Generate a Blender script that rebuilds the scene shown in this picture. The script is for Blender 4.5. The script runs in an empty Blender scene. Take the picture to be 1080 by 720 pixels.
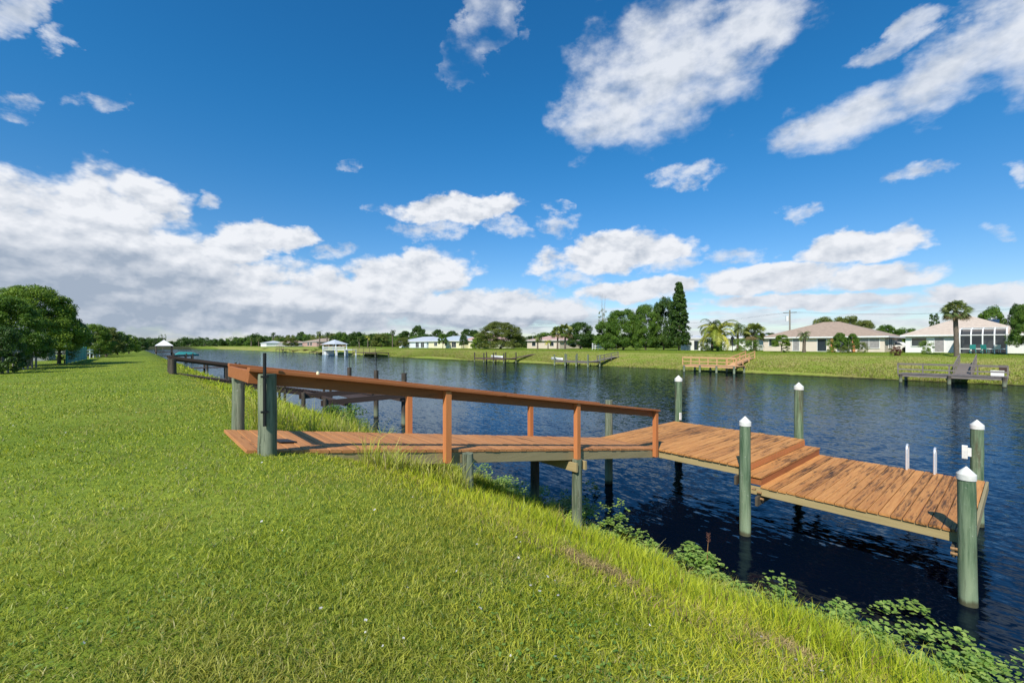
import bpy, bmesh, math, random
import numpy as np
from math import sin, cos, pi, radians, atan2, atan, degrees
from mathutils import Vector, Matrix
sc = bpy.context.scene
C = sc.collection
# ---------------------------------------------------------------- camera
# world axes: x runs across the canal (to the far bank), y along it, z = 0 is the water
HW = 3.6                                   # eye height above the water
YAW = math.atan2(.652, .758)
FPX, CX, CY = 465.0, 540.0, 364.0          # focal length and horizon in photo pixels (1080 x 720)
cam = bpy.data.objects.new('camera', bpy.data.cameras.new('camera'))
C.objects.link(cam); sc.camera = cam
cam.data.sensor_width = 36.0; cam.data.lens = 36.0*FPX/1080
cam.data.shift_y = 4.0/1080
cam.data.clip_start = .05; cam.data.clip_end = 6000
cam.location = (0, 0, HW); cam.rotation_euler = (pi/2, 0, -YAW)
# ---------------------------------------------------------------- sun, sky, exposure
SUN_EL = radians(45); SUN_TO = Vector((-.9, -.436, 0)).normalized()
sun_dir = Vector((SUN_TO.x*cos(SUN_EL), SUN_TO.y*cos(SUN_EL), sin(SUN_EL)))
sl = bpy.data.lights.new('sun', 'SUN'); sl.energy = 4.4; sl.angle = radians(.53); sl.color = (1, .955, .88)
so = bpy.data.objects.new('sun', sl); C.objects.link(so)
so.rotation_euler = sun_dir.to_track_quat('Z', 'Y').to_euler(); so.location = (0, 0, 60)
sc.view_settings.view_transform = 'Standard'; sc.view_settings.look = 'None'
sc.view_settings.exposure = 0.30; sc.view_settings.gamma = 1.0
sc.cycles.max_bounces = 6; sc.cycles.diffuse_bounces = 3; sc.cycles.glossy_bounces = 3
sc.cycles.transmission_bounces = 3; sc.cycles.transparent_max_bounces = 8
sc.cycles.use_denoising = True
CAMDIR = (sin(YAW), cos(YAW))

class NT:                                   # terse node tree writer
    def __init__(s, tree): s.t = tree
    def n(s, typ, **kw):
        nd = s.t.nodes.new(typ)
        for k, v in kw.items():
            if k.startswith('i_'):
                key = k[2:]; key = int(key) if key.isdigit() else key
                s.set(nd.inputs[key], v)
            else: setattr(nd, k, v)
        return nd
    def set(s, inp, v):
        if isinstance(v, bpy.types.NodeSocket): s.t.links.new(v, inp)
        else: inp.default_value = v
    def m(s, op, a, b=0.0, c=None, clamp=False):
        nd = s.t.nodes.new('ShaderNodeMath'); nd.operation = op; nd.use_clamp = clamp
        s.set(nd.inputs[0], a); s.set(nd.inputs[1], b)
        if c is not None: s.set(nd.inputs[2], c)
        return nd.outputs[0]
    def v(s, op, a, b=(0, 0, 0)):
        nd = s.t.nodes.new('ShaderNodeVectorMath'); nd.operation = op
        s.set(nd.inputs[0], a)
        if op == 'SCALE': s.set(nd.inputs['Scale'], b)
        else: s.set(nd.inputs[1], b)
        return nd.outputs['Value'] if op in ('DOT_PRODUCT', 'LENGTH') else nd.outputs[0]
    def noise(s, vec, scale, detail=4, rough=.55, out=0, dim='3D', dist=0.0):
        nd = s.t.nodes.new('ShaderNodeTexNoise'); nd.noise_dimensions = dim
        s.set(nd.inputs['Vector'], vec); nd.inputs['Scale'].default_value = scale
        nd.inputs['Detail'].default_value = detail; nd.inputs['Roughness'].default_value = rough
        nd.inputs['Distortion'].default_value = dist
        return nd.outputs[out]
    def ramp(s, x, a, b, lo=0.0, hi=1.0, smooth=False):
        nd = s.t.nodes.new('ShaderNodeMapRange'); s.set(nd.inputs[0], x)
        if smooth: nd.interpolation_type = 'SMOOTHSTEP'
        for k, q in zip((1, 2, 3, 4), (a, b, lo, hi)): nd.inputs[k].default_value = q
        return nd.outputs[0]
    def mix(s, f, a, b, mode='MIX'):
        nd = s.t.nodes.new('ShaderNodeMix'); nd.data_type = 'RGBA'; nd.blend_type = mode
        s.set(nd.inputs[0], f)
        for k, q in ((6, a), (7, b)):
            s.set(nd.inputs[k], (*q, 1) if isinstance(q, tuple) and len(q) == 3 else q)
        return nd.outputs[2]

world = bpy.data.worlds.new('World'); sc.world = world; world.use_nodes = True
wt = world.node_tree; wt.nodes.clear(); N = NT(wt)
sky = N.n('ShaderNodeTexSky', sky_type='NISHITA', sun_disc=False, sun_elevation=SUN_EL,
          sun_rotation=atan2(SUN_TO.x, SUN_TO.y) % (2*pi), altitude=0, air_density=1.0, dust_density=.3, ozone_density=1.4)
tc = N.n('ShaderNodeTexCoord').outputs['Generated']
dirn = N.v('NORMALIZE', tc)
sep = N.n('ShaderNodeSeparateXYZ', i_0=dirn)
az = N.m('MULTIPLY', N.m('ARCTAN2', sep.outputs[0], sep.outputs[1]), 180/pi)
el = N.m('MULTIPLY', N.m('ARCSINE', sep.outputs[2]), 180/pi)
q0 = N.n('ShaderNodeCombineXYZ', i_0=az, i_1=el).outputs[0]
qs = N.v('MULTIPLY', q0, (1, 1.55, 0))
elc = N.m('MAXIMUM', el, 0.0)
# lumpy warp of the cloud outlines, weaker towards the horizon
wn = N.v('SUBTRACT', N.noise(qs, .16, 5, .6, out=1), (.5, .5, .5))
amp = N.ramp(elc, 0, 35, 2.6, 9.0)
q = N.v('ADD', q0, N.v('SCALE', N.v('MULTIPLY', wn, (1.4, .8, 0)), amp))

def az_el(px, py):
    X = (px-CX)/FPX; Z = (CY-py)/FPX
    return (degrees(atan(X)) + degrees(YAW), degrees(atan(Z*cos(atan(X)))))
def blob(px, py, rx, ry, rot=0.0):
    """an elliptical cloud region given as centre, half axes and tilt; returned as a 0..1 dome in azimuth/elevation"""
    c = np.array(az_el(px, py)); e = 2.0
    J = np.column_stack([(np.array(az_el(px+e, py))-c)/e, (np.array(az_el(px, py-e))-c)/e])   # per px right / up
    r = radians(rot); A = np.column_stack([np.array([cos(r), sin(r)])*rx, np.array([-sin(r), cos(r)])*ry])
    M = np.linalg.inv(J @ A)
    w = N.v('SUBTRACT', q, (c[0], c[1], 0))
    d1 = N.v('DOT_PRODUCT', w, (M[0, 0], M[0, 1], 0)); d2 = N.v('DOT_PRODUCT', w, (M[1, 0], M[1, 1], 0))
    r2 = N.m('MULTIPLY_ADD', d2, d2, N.m('MULTIPLY', d1, d1))
    return N.m('SUBTRACT', 1.0, r2)
def union(bl):
    o = None
    for b in bl:
        x = blob(*b[:5]); 
        if len(b) > 5: x = N.m('MINIMUM', x, b[5])
        o = x if o is None else N.m('MAXIMUM', o, x)
    return o
CUM = [ # cumulus: px, py, half width, half height, tilt(deg, + = up to the right)[, cap]
 (70, 275, 210, 84, -8, 1.3), (100, 240, 112, 66, -6, 1.4), (25, 262, 90, 72, 0), (190, 290, 140, 50, -14), (282, 250, 52, 17, -6, .8), (245, 262, 44, 20, 0),
 (310, 322, 230, 36, 0), (425, 298, 76, 32, 10), (230, 305, 130, 40, 0), (500, 325, 150, 22, 0), (30, 320, 200, 50, 0), (400, 300, 36, 26, 0),
 (482, 222, 70, 18, 3), (645, 268, 86, 20, 8), (672, 306, 76, 12, 4, .6), (815, 293, 84, 17, 4), (905, 260, 78, 16, 8, .75), (925, 292, 66, 15, 4, .8),
 (1050, 312, 80, 14, 0, .6), (860, 318, 120, 10, 0, .6)]
SMALL = [(452, 243, 50, 15, 0), (588, 237, 28, 17, 10), (352, 265, 30, 14, 8), (216, 212, 22, 11, 0, .8), (530, 240, 36, 14, -20), (702, 276, 44, 18, 8), (605, 294, 42, 12, 0),
 (722, 186, 44, 15, 4, .9), (850, 223, 30, 11, 3), (770, 270, 44, 13, 5), (964, 178, 42, 14, 8, .9), (1080, 184, 24, 14, 0), (1060, 248, 28, 12, 0, .8), (60, 42, 26, 16, 0), (100, 103, 36, 15, 5, .5),
 (15, 108, 44, 17, -5, .5), (20, 188, 22, 11, 0, .5), (365, 174, 16, 10, 0, .4), (590, 215, 16, 8, 0, .4)]
WISP = [(700, 75, 125, 82, 30), (790, 20, 84, 44, 25), (640, 112, 62, 50, 40), (1010, 75, 130, 38, 27), (890, 128, 98, 30, 22), (955, 42, 70, 20, 24, .7), (1090, 30, 95, 66, 25),
        (15, 8, 66, 38, 14), (520, 22, 50, 30, 60, .22), (492, 62, 34, 24, 60, .12)]
HORI = [(150, 345, 420, 34, 0), (620, 345, 420, 26, 0), (1000, 340, 300, 30, 0, .8)]
def puffs(vec, det):                       # billowy noise: fractal smooth Voronoi blended with Perlin noise
    v_ = N.n('ShaderNodeTexVoronoi', voronoi_dimensions='2D', feature='SMOOTH_F1', normalize=True)
    v_.inputs['Scale'].default_value = .17; v_.inputs['Detail'].default_value = det; v_.inputs['Roughness'].default_value = .55; v_.inputs['Smoothness'].default_value = .35
    N.set(v_.inputs['Vector'], N.v('ADD', vec, N.v('SCALE', wn, 2.5)))
    return N.m('MULTIPLY_ADD', v_.outputs['Distance'], -.85, N.m('MULTIPLY_ADD', N.noise(vec, .26, det, .54), .6, .55))
f1 = puffs(qs, 4); f2 = puffs(N.v('ADD', qs, (-.5, 1.2, 0)), 4)
fs = N.noise(qs, .55, 6, .58)
stv = N.v('MULTIPLY', q0, (.55, 4.2, 0))
f3 = N.noise(stv, .30, 6, .55)
fw = N.noise(N.v('ADD', N.v('MULTIPLY', q0, (1, 1.9, 0)), N.v('SCALE', q0, .2)), .16, 8, .56)
dc = union(CUM); dsm = union(SMALL); dw = union(WISP); dh = union(HORI)
cov_c = N.ramp(N.m('ADD', dc, N.m('MULTIPLY', N.m('SUBTRACT', f1, .5), 2.6)), .0, .68, 0, 1, True)
cov_w = N.ramp(N.m('ADD', dw, N.m('MULTIPLY', N.m('SUBTRACT', fw, .50), 2.3)), -.12, 1.15, 0, .94, True)
cov_s = N.ramp(N.m('ADD', dsm, N.m('MULTIPLY', N.m('SUBTRACT', fs, .52), 2.6)), .1, 1.3, 0, .8, True)
cov_w = N.m('MAXIMUM', cov_w, cov_s)
cov_h = N.ramp(N.m('ADD', dh, N.m('MULTIPLY', N.m('SUBTRACT', f3, .5), 3.4)), .15, 1.1, 0, .80, True)
cov = N.m('MAXIMUM', N.m('MAXIMUM', cov_c, cov_w), cov_h)
GREY = [(60, 308, 260, 66, -3), (240, 334, 170, 16, 0, .6), (0, 285, 160, 44, -8), (470, 340, 220, 9, 0, .3)]
g = N.ramp(union(GREY), -.4, 1.0, 0, .66, True)
relief = N.m('MULTIPLY', N.m('SUBTRACT', f1, f2), N.ramp(el, 4, 20, 1.8, 3.0))
lit = N.m('ADD', N.m('SUBTRACT', .84, g), relief, clamp=True)
lowc = N.ramp(el, 0, 8, .30, 0)
lit = N.m('SUBTRACT', lit, lowc, clamp=True)
ccol = N.mix(lit, (3.0, 3.6, 4.5), (7.1, 7.3, 7.7))
ccol = N.mix(N.m('MULTIPLY', N.ramp(cov_w, .2, .9), .35), ccol, (5.6, 6.1, 6.9))
hs = N.n('ShaderNodeHueSaturation', i_Saturation=1.32, i_Value=1.0, i_Color=sky.outputs[0])
tint = N.mix(N.ramp(elc, 0, 30, 0, 1, True), (.80, .87, 1.06), (.42, 1.06, 1.22))
skyc = N.mix(1.0, hs.outputs[0], tint, 'MULTIPLY')
col = N.mix(cov, skyc, ccol)
bg = N.n('ShaderNodeBackground', i_Color=col, i_Strength=.1)
wo = N.n('ShaderNodeOutputWorld', i_Surface=bg.outputs[0])
world.cycles.sampling_method = 'MANUAL'; world.cycles.sample_map_resolution = 512

# ---------------------------------------------------------------- helpers
def link(o, parent=None):
    C.objects.link(o)
    if parent is not None: o.parent = parent
    return o
def tag(o, label=None, cat=None, group=None, kind=None):
    for k, v in (('label', label), ('category', cat), ('group', group), ('kind', kind)):
        if v: o[k] = v
    return o
def empty(name, loc, label, cat, rz=0.0, group=None):
    o = bpy.data.objects.new(name, None); C.objects.link(o); o.empty_display_size = .3
    o.location = loc; o.rotation_euler = (0, 0, rz)
    return tag(o, label, cat, group)
def copy_thing(o, loc, rz=None, scale=None, label=None, parent=None, group=None):
    kids = [c for c in o.children]
    c = o.copy(); C.objects.link(c)
    if parent is not None: c.parent = parent
    else:
        c.location = loc
        if rz is not None: c.rotation_euler = (0, 0, rz)
        if scale is not None: c.scale = scale
        if label: c['label'] = label
        if group: c['group'] = group
    for k in kids: copy_thing(k, None, parent=c)
    return c
def pz(px, py, z):                          # the place where a line of sight meets height z
    Y = FPX*(HW-z)/(py-CY); X = (px-CX)/FPX*Y
    return (X*cos(YAW)+Y*sin(YAW), -X*sin(YAW)+Y*cos(YAW))
def ps(px, s):                              # how far along the canal a bearing meets the line x = s
    r = (px-CX)/FPX; c, d = cos(YAW), sin(YAW)
    return s*(c-r*d)/(d+r*c)
def depth(x, y): return x*sin(YAW)+y*cos(YAW)
def zat(py, x, y): return HW+(CY-py)/FPX*depth(x, y)

class MB:
    def __init__(s): s.v = []; s.f = []; s.r = []; s.sm = []
    def add(s, vs, fs, rnd=None, smooth=False):
        b = len(s.v); s.v += [tuple(v) for v in vs]; s.f += [tuple(b+i for i in f) for f in fs]
        s.sm += [smooth]*len(fs)
        rnd = random.random() if rnd is None else rnd
        s.r += [rnd]*len(vs); return s
    def beam(s, p0, p1, w, h, up=(0, 0, 1), ch=0.0, rnd=None):
        """a board from p0 to p1, w wide (sideways) and h tall, its edges chamfered by ch"""
        p0, p1 = Vector(p0), Vector(p1); a = (p1-p0).normalized(); up = Vector(up)
        if abs(a.dot(up)) > .99: up = Vector((0, 1, 0))
        sd = a.cross(up).normalized(); u = sd.cross(a)
        if ch <= 0: prof = [(-w/2, -h/2), (w/2, -h/2), (w/2, h/2), (-w/2, h/2)]
        else:
            W, H_ = w/2, h/2
            prof = [(-W+ch, -H_), (W-ch, -H_), (W, -H_+ch), (W, H_-ch), (W-ch, H_), (-W+ch, H_), (-W, H_-ch), (-W, -H_+ch)]
        n = len(prof)
        vs = [p+sd*x+u*y for p in (p0, p1) for x, y in prof]
        fs = [(i, (i+1) % n, n+(i+1) % n, n+i) for i in range(n)]+[tuple(range(n-1, -1, -1)), tuple(range(n, 2*n))]
        return s.add(vs, fs, rnd)
    def box(s, x0, x1, y0, y1, z0, z1, ch=0.0, rnd=None):
        return s.beam(((x0+x1)/2, y0, (z0+z1)/2), ((x0+x1)/2, y1, (z0+z1)/2), abs(x1-x0), abs(z1-z0), ch=ch, rnd=rnd)
    def tube(s, pts, rad, n=12, caps=True, rnd=None, smooth=True):
        pts = [Vector(p) for p in pts]; rad = rad if hasattr(rad, '__len__') else [rad]*len(pts)
        vs = []; ref = None
        for i, p in enumerate(pts):
            a = (pts[min(i+1, len(pts)-1)]-pts[max(i-1, 0)]).normalized()
            if ref is None: ref = Vector((1, 0, 0)) if abs(a.x) < .9 else Vector((0, 1, 0))
            x = (ref-a*ref.dot(a)).normalized(); ref = x; y = a.cross(x)
            vs += [p+(x*cos(2*pi*k/n)+y*sin(2*pi*k/n))*rad[i] for k in range(n)]
        m = len(pts)
        fs = [(i*n+k, i*n+(k+1) % n, (i+1)*n+(k+1) % n, (i+1)*n+k) for i in range(m-1) for k in range(n)]
        s.add(vs, fs, rnd, smooth)
        if caps:
            s.add(vs[:n], [tuple(range(n-1, -1, -1))], s.r[-1]); s.add(vs[-n:], [tuple(range(n))], s.r[-1])
        return s
    def mesh(s, name, mat):
        me = bpy.data.meshes.new(name); me.from_pydata(s.v, [], s.f); me.update()
        a = me.attributes.new('rnd', 'FLOAT', 'POINT'); a.data.foreach_set('value', s.r)
        me.polygons.foreach_set('use_smooth', s.sm)
        for m_ in (mat if isinstance(mat, (list, tuple)) else [mat]): me.materials.append(m_)
        return me
    def build(s, name, mat, parent=None):
        return link(bpy.data.objects.new(name, s.mesh(name, mat)), parent)
def np_mesh(name, V, F, mat, col=None, smooth=False):
    """fast mesh from numpy arrays; F is (n, 3) or (n, 4); col (nverts, 3) becomes the colour attribute 'col'"""
    me = bpy.data.meshes.new(name); nv, (nf, k) = len(V), F.shape
    me.vertices.add(nv); me.vertices.foreach_set('co', np.ascontiguousarray(V, dtype=np.float32).ravel())
    me.loops.add(nf*k); me.loops.foreach_set('vertex_index', np.ascontiguousarray(F, dtype=np.int32).ravel())
    me.polygons.add(nf); me.polygons.foreach_set('loop_start', np.arange(0, nf*k, k, dtype=np.int32))
    if smooth: me.polygons.foreach_set('use_smooth', np.ones(nf, dtype=bool))
    me.update(calc_edges=True)
    if col is not None:
        a = me.attributes.new('col', 'FLOAT_COLOR', 'POINT')
        a.data.foreach_set('color', np.column_stack([col, np.ones(nv)]).astype(np.float32).ravel())
    me.materials.append(mat); return me

# ---------------------------------------------------------------- materials
def newmat(name):
    m = bpy.data.materials.new(name); m.use_nodes = True; m.node_tree.nodes.clear()
    return m, NT(m.node_tree)
def finish(m, n, color, rough=.8, bump=None, bstr=.3, bdist=.01, spec=.5, metal=0.0, extra=None):
    b = n.n('ShaderNodeBsdfPrincipled', i_Roughness=rough, i_Metallic=metal)
    b.inputs['Specular IOR Level'].default_value = spec
    n.set(b.inputs['Base Color'], (*color, 1) if isinstance(color, tuple) and len(color) == 3 else color)
    if bump is not None:
        bn = n.n('ShaderNodeBump', i_Strength=bstr, i_Distance=bdist, i_Height=bump); n.set(b.inputs['Normal'], bn.outputs[0])
    n.n('ShaderNodeOutputMaterial', i_Surface=b.outputs[0]); return m
def plain(name, col, rough=.7, var=.25, scale=3.0, metal=0.0, spec=.4, bstr=.15, bdist=.01):
    m, n = newmat(name); tcn = n.n('ShaderNodeTexCoord').outputs['Object']
    nz = n.noise(tcn, scale, 6, .65)
    c = n.mix(n.ramp(nz, .3, .7), tuple(x*(1-var) for x in col), tuple(min(1, x*(1+var)) for x in col))
    return finish(m, n, c, rough, n.noise(tcn, scale*8, 4), bstr, bdist, spec, metal)
def wood(name, grain, base, light, dark, wear=.5, wear_col=(.02, .014, .011), rough=.75, gscale=1.0, patch=1.0):
    """boards: grain = axis the boards run along; per-board tone from 'rnd'; worn, blackened patches keep to the boards"""
    m, n = newmat(name); tcn = n.n('ShaderNodeTexCoord').outputs['Object']
    rnd = n.n('ShaderNodeAttribute', attribute_name='rnd').outputs['Fac']
    k = [28*gscale]*3; k['xyz'.index(grain)] = 1.6*gscale
    off = n.n('ShaderNodeCombineXYZ', i_0=n.m('MULTIPLY', rnd, 37.0), i_1=n.m('MULTIPLY', rnd, 91.0), i_2=n.m('MULTIPLY', rnd, 53.0)).outputs[0]
    gv = n.v('ADD', n.v('MULTIPLY', tcn, tuple(k)), off)
    gr = n.noise(gv, 1.0, 6, .6)
    k2 = [15.0*patch]*3; k2['xyz'.index(grain)] = 1.1*patch
    pv = n.v('ADD', n.v('MULTIPLY', tcn, tuple(k2)), n.v('SCALE', off, .25))
    pt = n.noise(pv, 1.0, 8, .72)
    big = n.noise(tcn, .55, 3, .5)
    c = n.mix(n.ramp(gr, .3, .7), base, light)
    c = n.mix(n.ramp(rnd, 0, 1, 0, .45), c, dark)
    w = n.ramp(n.m('ADD', n.m('ADD', pt, n.m('MULTIPLY', n.m('SUBTRACT', rnd, .5), .10)), n.m('MULTIPLY', n.m('SUBTRACT', big, .5), .32)), .64-.13*wear, .72-.06*wear, 0, min(.9, wear*1.5), True)
    w = n.m('MULTIPLY', w, n.ramp(gr, .25, .6, .55, 1.0))
    c = n.mix(w, c, wear_col)
    return finish(m, n, c, rough, gr, .5, .004, .3)
def pile_mat(name, a, b, c_, bottom=.45):
    m, n = newmat(name); g_ = n.n('ShaderNodeNewGeometry').outputs['Position']
    v = n.v('MULTIPLY', g_, (14, 14, 1.1)); st = n.noise(v, 1.0, 7, .65); sp = n.noise(g_, 26, 4, .6)
    cc = n.mix(n.ramp(st, .38, .62), a, b)
    cc = n.mix(n.ramp(n.noise(n.v('MULTIPLY', g_, (5, 5, .6)), 1.0, 6, .7), .52, .66, 0, .75, True), cc, c_)
    cr = n.noise(n.v('MULTIPLY', g_, (38, 38, 1.3)), 1.0, 5, .6); cc = n.mix(n.ramp(cr, .60, .66, 0, .75, True), cc, (.030, .032, .020))
    cc = n.mix(n.ramp(sp, .64, .71, 0, .5), cc, (.42, .43, .36))
    cc = n.mix(n.ramp(n.m('ADD', n.n('ShaderNodeSeparateXYZ', i_0=g_).outputs[2], n.m('MULTIPLY', st, .5)), .45, .95, .45, 0, True), cc, (.30, .36, .22))
    z = n.n('ShaderNodeSeparateXYZ', i_0=g_).outputs[2]
    wl = n.ramp(n.m('ADD', z, n.m('MULTIPLY', st, .12)), .10, .17, 1, 0, True)      # tide mark: wet brown foot of the pile
    cc = n.mix(n.m('MULTIPLY', wl, .8), cc, (.05, .035, .015))
    return finish(m, n, cc, .85, st, .6, .01, .25)
def leaf_mat(name, trans=.35, tint=(1, 1, 1), rough=.5, var=.5, spec=.3):
    """leaves: colour from the 'col' attribute, light passing through"""
    m, n = newmat(name); a = n.n('ShaderNodeAttribute', attribute_name='col').outputs['Color']
    c = n.mix(1.0, a, tint, 'MULTIPLY')
    b = n.n('ShaderNodeBsdfPrincipled', i_Roughness=rough); n.set(b.inputs['Base Color'], c)
    b.inputs['Specular IOR Level'].default_value = spec
    t = n.n('ShaderNodeBsdfTranslucent'); n.set(t.inputs[0], n.mix(1.0, c, (1.15, 1.1, .55), 'MULTIPLY'))
    mx = n.n('ShaderNodeMixShader', i_0=trans, i_1=b.outputs[0], i_2=t.outputs[0])
    n.n('ShaderNodeOutputMaterial', i_Surface=mx.outputs[0]); return m
M = {}
M['deck'] = wood('stained deck boards worn black in patches', 'x', (.47, .19, .055), (.66, .32, .10), (.27, .095, .026), wear=1.3, patch=1.5)
M['ramp'] = wood('stained walkway boards', 'y', (.44, .18, .06), (.58, .27, .10), (.32, .12, .04), wear=.6)
M['rail'] = wood('stained rail boards', 'x', (.32, .105, .032), (.42, .15, .05), (.25, .08, .024), wear=.3)
M['post'] = wood('stained posts', 'z', (.50, .17, .05), (.60, .23, .08), (.42, .13, .04), wear=.15)
M['stringer'] = wood('weathered yellow stringers', 'x', (.30, .24, .12), (.38, .31, .16), (.2, .17, .09), wear=.3)
M['stringer_y'] = wood('weathered yellow beams', 'y', (.36, .27, .12), (.44, .34, .16), (.26, .2, .1), wear=.25)
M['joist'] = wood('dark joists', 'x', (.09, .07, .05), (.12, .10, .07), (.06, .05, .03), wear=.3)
M['pile'] = pile_mat('green treated pile', (.065, .115, .06), (.20, .26, .155), (.085, .060, .034))
M['pile_old'] = pile_mat('grey green treated pile', (.075, .10, .06), (.23, .25, .17), (.06, .055, .03))
M['pile_dark'] = pile_mat('dark old pile', (.05, .04, .032), (.10, .08, .06), (.03, .025, .02))
M['oldwood'] = wood('old brown timber', 'x', (.055, .035, .028), (.09, .058, .045), (.035, .025, .02), wear=.2)
M['oldwood_y'] = wood('old brown timber along', 'y', (.055, .035, .028), (.09, .058, .045), (.035, .025, .02), wear=.2)
M['cap'] = plain('white plastic cap', (.70, .68, .61), .5, .16, 9)
M['white'] = plain('white painted', (.78, .77, .73), .5, .08, 2)
M['steel'] = plain('brushed aluminium', (.80, .80, .80), .38, .05, 20, metal=.55, bstr=.02)
M['black'] = plain('black plastic', (.012, .012, .012), .5, .2, 8)
M['yellow'] = plain('yellowed light lens', (.75, .68, .42), .3, .1, 30)
M['rust'] = plain('rusty bolts', (.30, .17, .07), .7, .5, 40)
# ---------------------------------------------------------------- ground, water
rng = np.random.default_rng(7); random.seed(7)
PS = np.array([-400, -60, -20, -8, -4, 1.0, 1.6, 2.4, 3.4, 4.8, 5.95, 6.5, 9, 12, 56, 58.5, 60, 60.7, 62, 65, 68, 73, 80, 120, 900.])
PZ = np.array([2.0, 2.1, 2.2, 2.30, 2.38, 2.42, 2.33, 2.06, 1.62, .86, .20, -.08, -.9, -1.5, -1.5, -.5, .02, .35, .75, 1.6, 2.25, 2.5, 2.6, 2.7, 3.5])
def edge_shift(t): return .22*np.sin(t*.9+1)+.16*np.sin(t*2.3)+.10*np.sin(t*5.1+2)-.55*np.clip((3.0-t)/3, 0, 1)
def bare_strip(x, y): return (np.abs(x-2.60-.10*np.sin(y*2.7)) < .20*vnoise(x, y, 4.6, 12)+.14*(vnoise(x, y, 9, 14)-.3)) & (vnoise(x, y, 2.1, 15) > .42) & (y > .7) & (y < 2.3)
def zg(s, t):
    s = np.asarray(s, float); t = np.asarray(t, float)
    k = np.clip((s-2.5)/3, 0, 1)*np.clip((9-s)/2, 0, 1)
    k2 = np.clip((s-55)/4, 0, 1)*np.clip((75-s)/8, 0, 1)
    z = np.interp(s - k*edge_shift(t) - k2*1.6*np.sin(t*.11)*np.cos(t*.047+1), PS, PZ)
    z = z + .018*np.sin(s*1.3+t*.7)*np.sin(t*.9) + .012*np.sin(s*3.1)*np.sin(t*2.7+1)
    far = np.clip((t-470)/60, 0, 1)
    return z*(1-far)+far*np.maximum(z, 2.2)
def grid(ss, ts):
    S, T = np.meshgrid(ss, ts, indexing='ij'); V = np.column_stack([S.ravel(), T.ravel(), zg(S, T).ravel()])
    a, b = len(ss), len(ts); i = (np.arange(a-1)[:, None]*b+np.arange(b-1)[None]).ravel()
    return V, np.column_stack([i, i+b, i+b+1, i+1])
ss = np.unique(np.concatenate([[-2500, -1000, -400, -200, -100, -60, -30, -20, -12, -8, -6, -5], np.arange(-4, 9.01, .2), np.arange(10, 56, 4), np.arange(56, 76, .5), np.arange(76, 90, 2), [100, 120, 200, 400, 900, 3000]]))
ts = np.unique(np.concatenate([[-2500, -800, -300, -150, -80, -40, -20], np.arange(-12, 30, .25), np.arange(30, 130, 1.0), np.arange(130, 540, 6), [600, 800, 1500, 4000]]))
gm, n = newmat('lawn and bank earth')
pos = n.n('ShaderNodeNewGeometry').outputs['Position']
n1 = n.noise(pos, .35, 5, .6); n2 = n.noise(pos, 9, 6, .7); n3 = n.noise(pos, 1.6, 5, .65)
sx = n.n('ShaderNodeSeparateXYZ', i_0=pos)
lawn = n.mix(n.ramp(n1, .3, .7), (.16, .22, .020), (.26, .31, .038))
lawn = n.mix(n.ramp(n2, .30, .72, .0, .75), lawn, (.08, .14, .016))
lawn = n.mix(n.ramp(n3, .60, .78, 0, .55), lawn, (.22, .19, .06))
bank = n.mix(n.ramp(n.noise(n.v('MULTIPLY', pos, (1, .35, 1)), .8, 6, .7), .36, .64), (.20, .26, .035), (.32, .28, .09))
bank = n.mix(n.ramp(n2, .5, .8, 0, .35), bank, (.12, .16, .02))
fb = n.m('MULTIPLY', n.ramp(sx.outputs[0], 59, 60.5), n.ramp(sx.outputs[0], 67.5, 71, 1, 0))
colr = n.mix(fb, lawn, bank)
dirt = n.m('MULTIPLY', n.ramp(sx.outputs[0], 4.5, 6.5), n.ramp(sx.outputs[0], 40, 50, 1, 0))
colr = n.mix(dirt, colr, (.045, .05, .018))
mud = n.m('MULTIPLY', n.ramp(n.m('ADD', sx.outputs[2], n.m('MULTIPLY', n3, .3)), .16, .34, 1, 0), 1.0)
colr = n.mix(mud, colr, (.035, .032, .014))
finish(gm, n, colr, .95, n2, .8, .03, .1)
V, F = grid(ss, ts)
ground = link(bpy.data.objects.new('ground', np_mesh('ground', V, F, gm, smooth=True))); tag(ground, kind='structure')

wm, n = newmat('dark tannin canal water')
pos = n.n('ShaderNodeNewGeometry').outputs['Position']
pw = n.v('MULTIPLY', pos, (1.0, .55, 1.0))
# wave slopes taken straight from vector noise, so that far ripples keep tilting the mirror
def slope(vec, scale, k, det=2): return n.v('SCALE', n.v('SUBTRACT', n.noise(vec, scale, det, .5, out=1, dist=.5), (.5, .5, .5)), k)
w3 = n.noise(n.v('MULTIPLY', pos, (1.0, .35, 1.0)), .12, 3, .5); gust = n.ramp(w3, .32, .68, .62, 1.2)
sl_ = n.v('ADD', n.v('ADD', slope(n.v('MULTIPLY', pos, (1.0, .35, 1.0)), 1.3, .07), slope(n.v('MULTIPLY', pos, (1.0, .32, 1.0)), 6, .32)), slope(n.v('MULTIPLY', pos, (1.0, .4, 1.0)), 16, .30))
sl_ = n.v('MULTIPLY', n.v('SCALE', sl_, gust), (1, .6, 0))
nrm = n.v('NORMALIZE', n.v('ADD', sl_, (0, 0, 1)))
fr = n.n('ShaderNodeFresnel', i_IOR=1.33); n.set(fr.inputs['Normal'], nrm)
gl = n.n('ShaderNodeBsdfGlossy', i_Color=(.68, .85, 1, 1), i_Roughness=.05); n.set(gl.inputs['Normal'], nrm)
df = n.n('ShaderNodeBsdfDiffuse', i_Color=(.0009, .0035, .010, 1))
mx = n.n('ShaderNodeMixShader', i_0=n.m('MULTIPLY', fr.outputs[0], .80), i_1=df.outputs[0], i_2=gl.outputs[0])
n.n('ShaderNodeOutputMaterial', i_Surface=mx.outputs[0])
V = np.array([(4.5, -400, 0), (64, -400, 0), (64, 500, 0), (4.5, 500, 0)], float)
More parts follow.
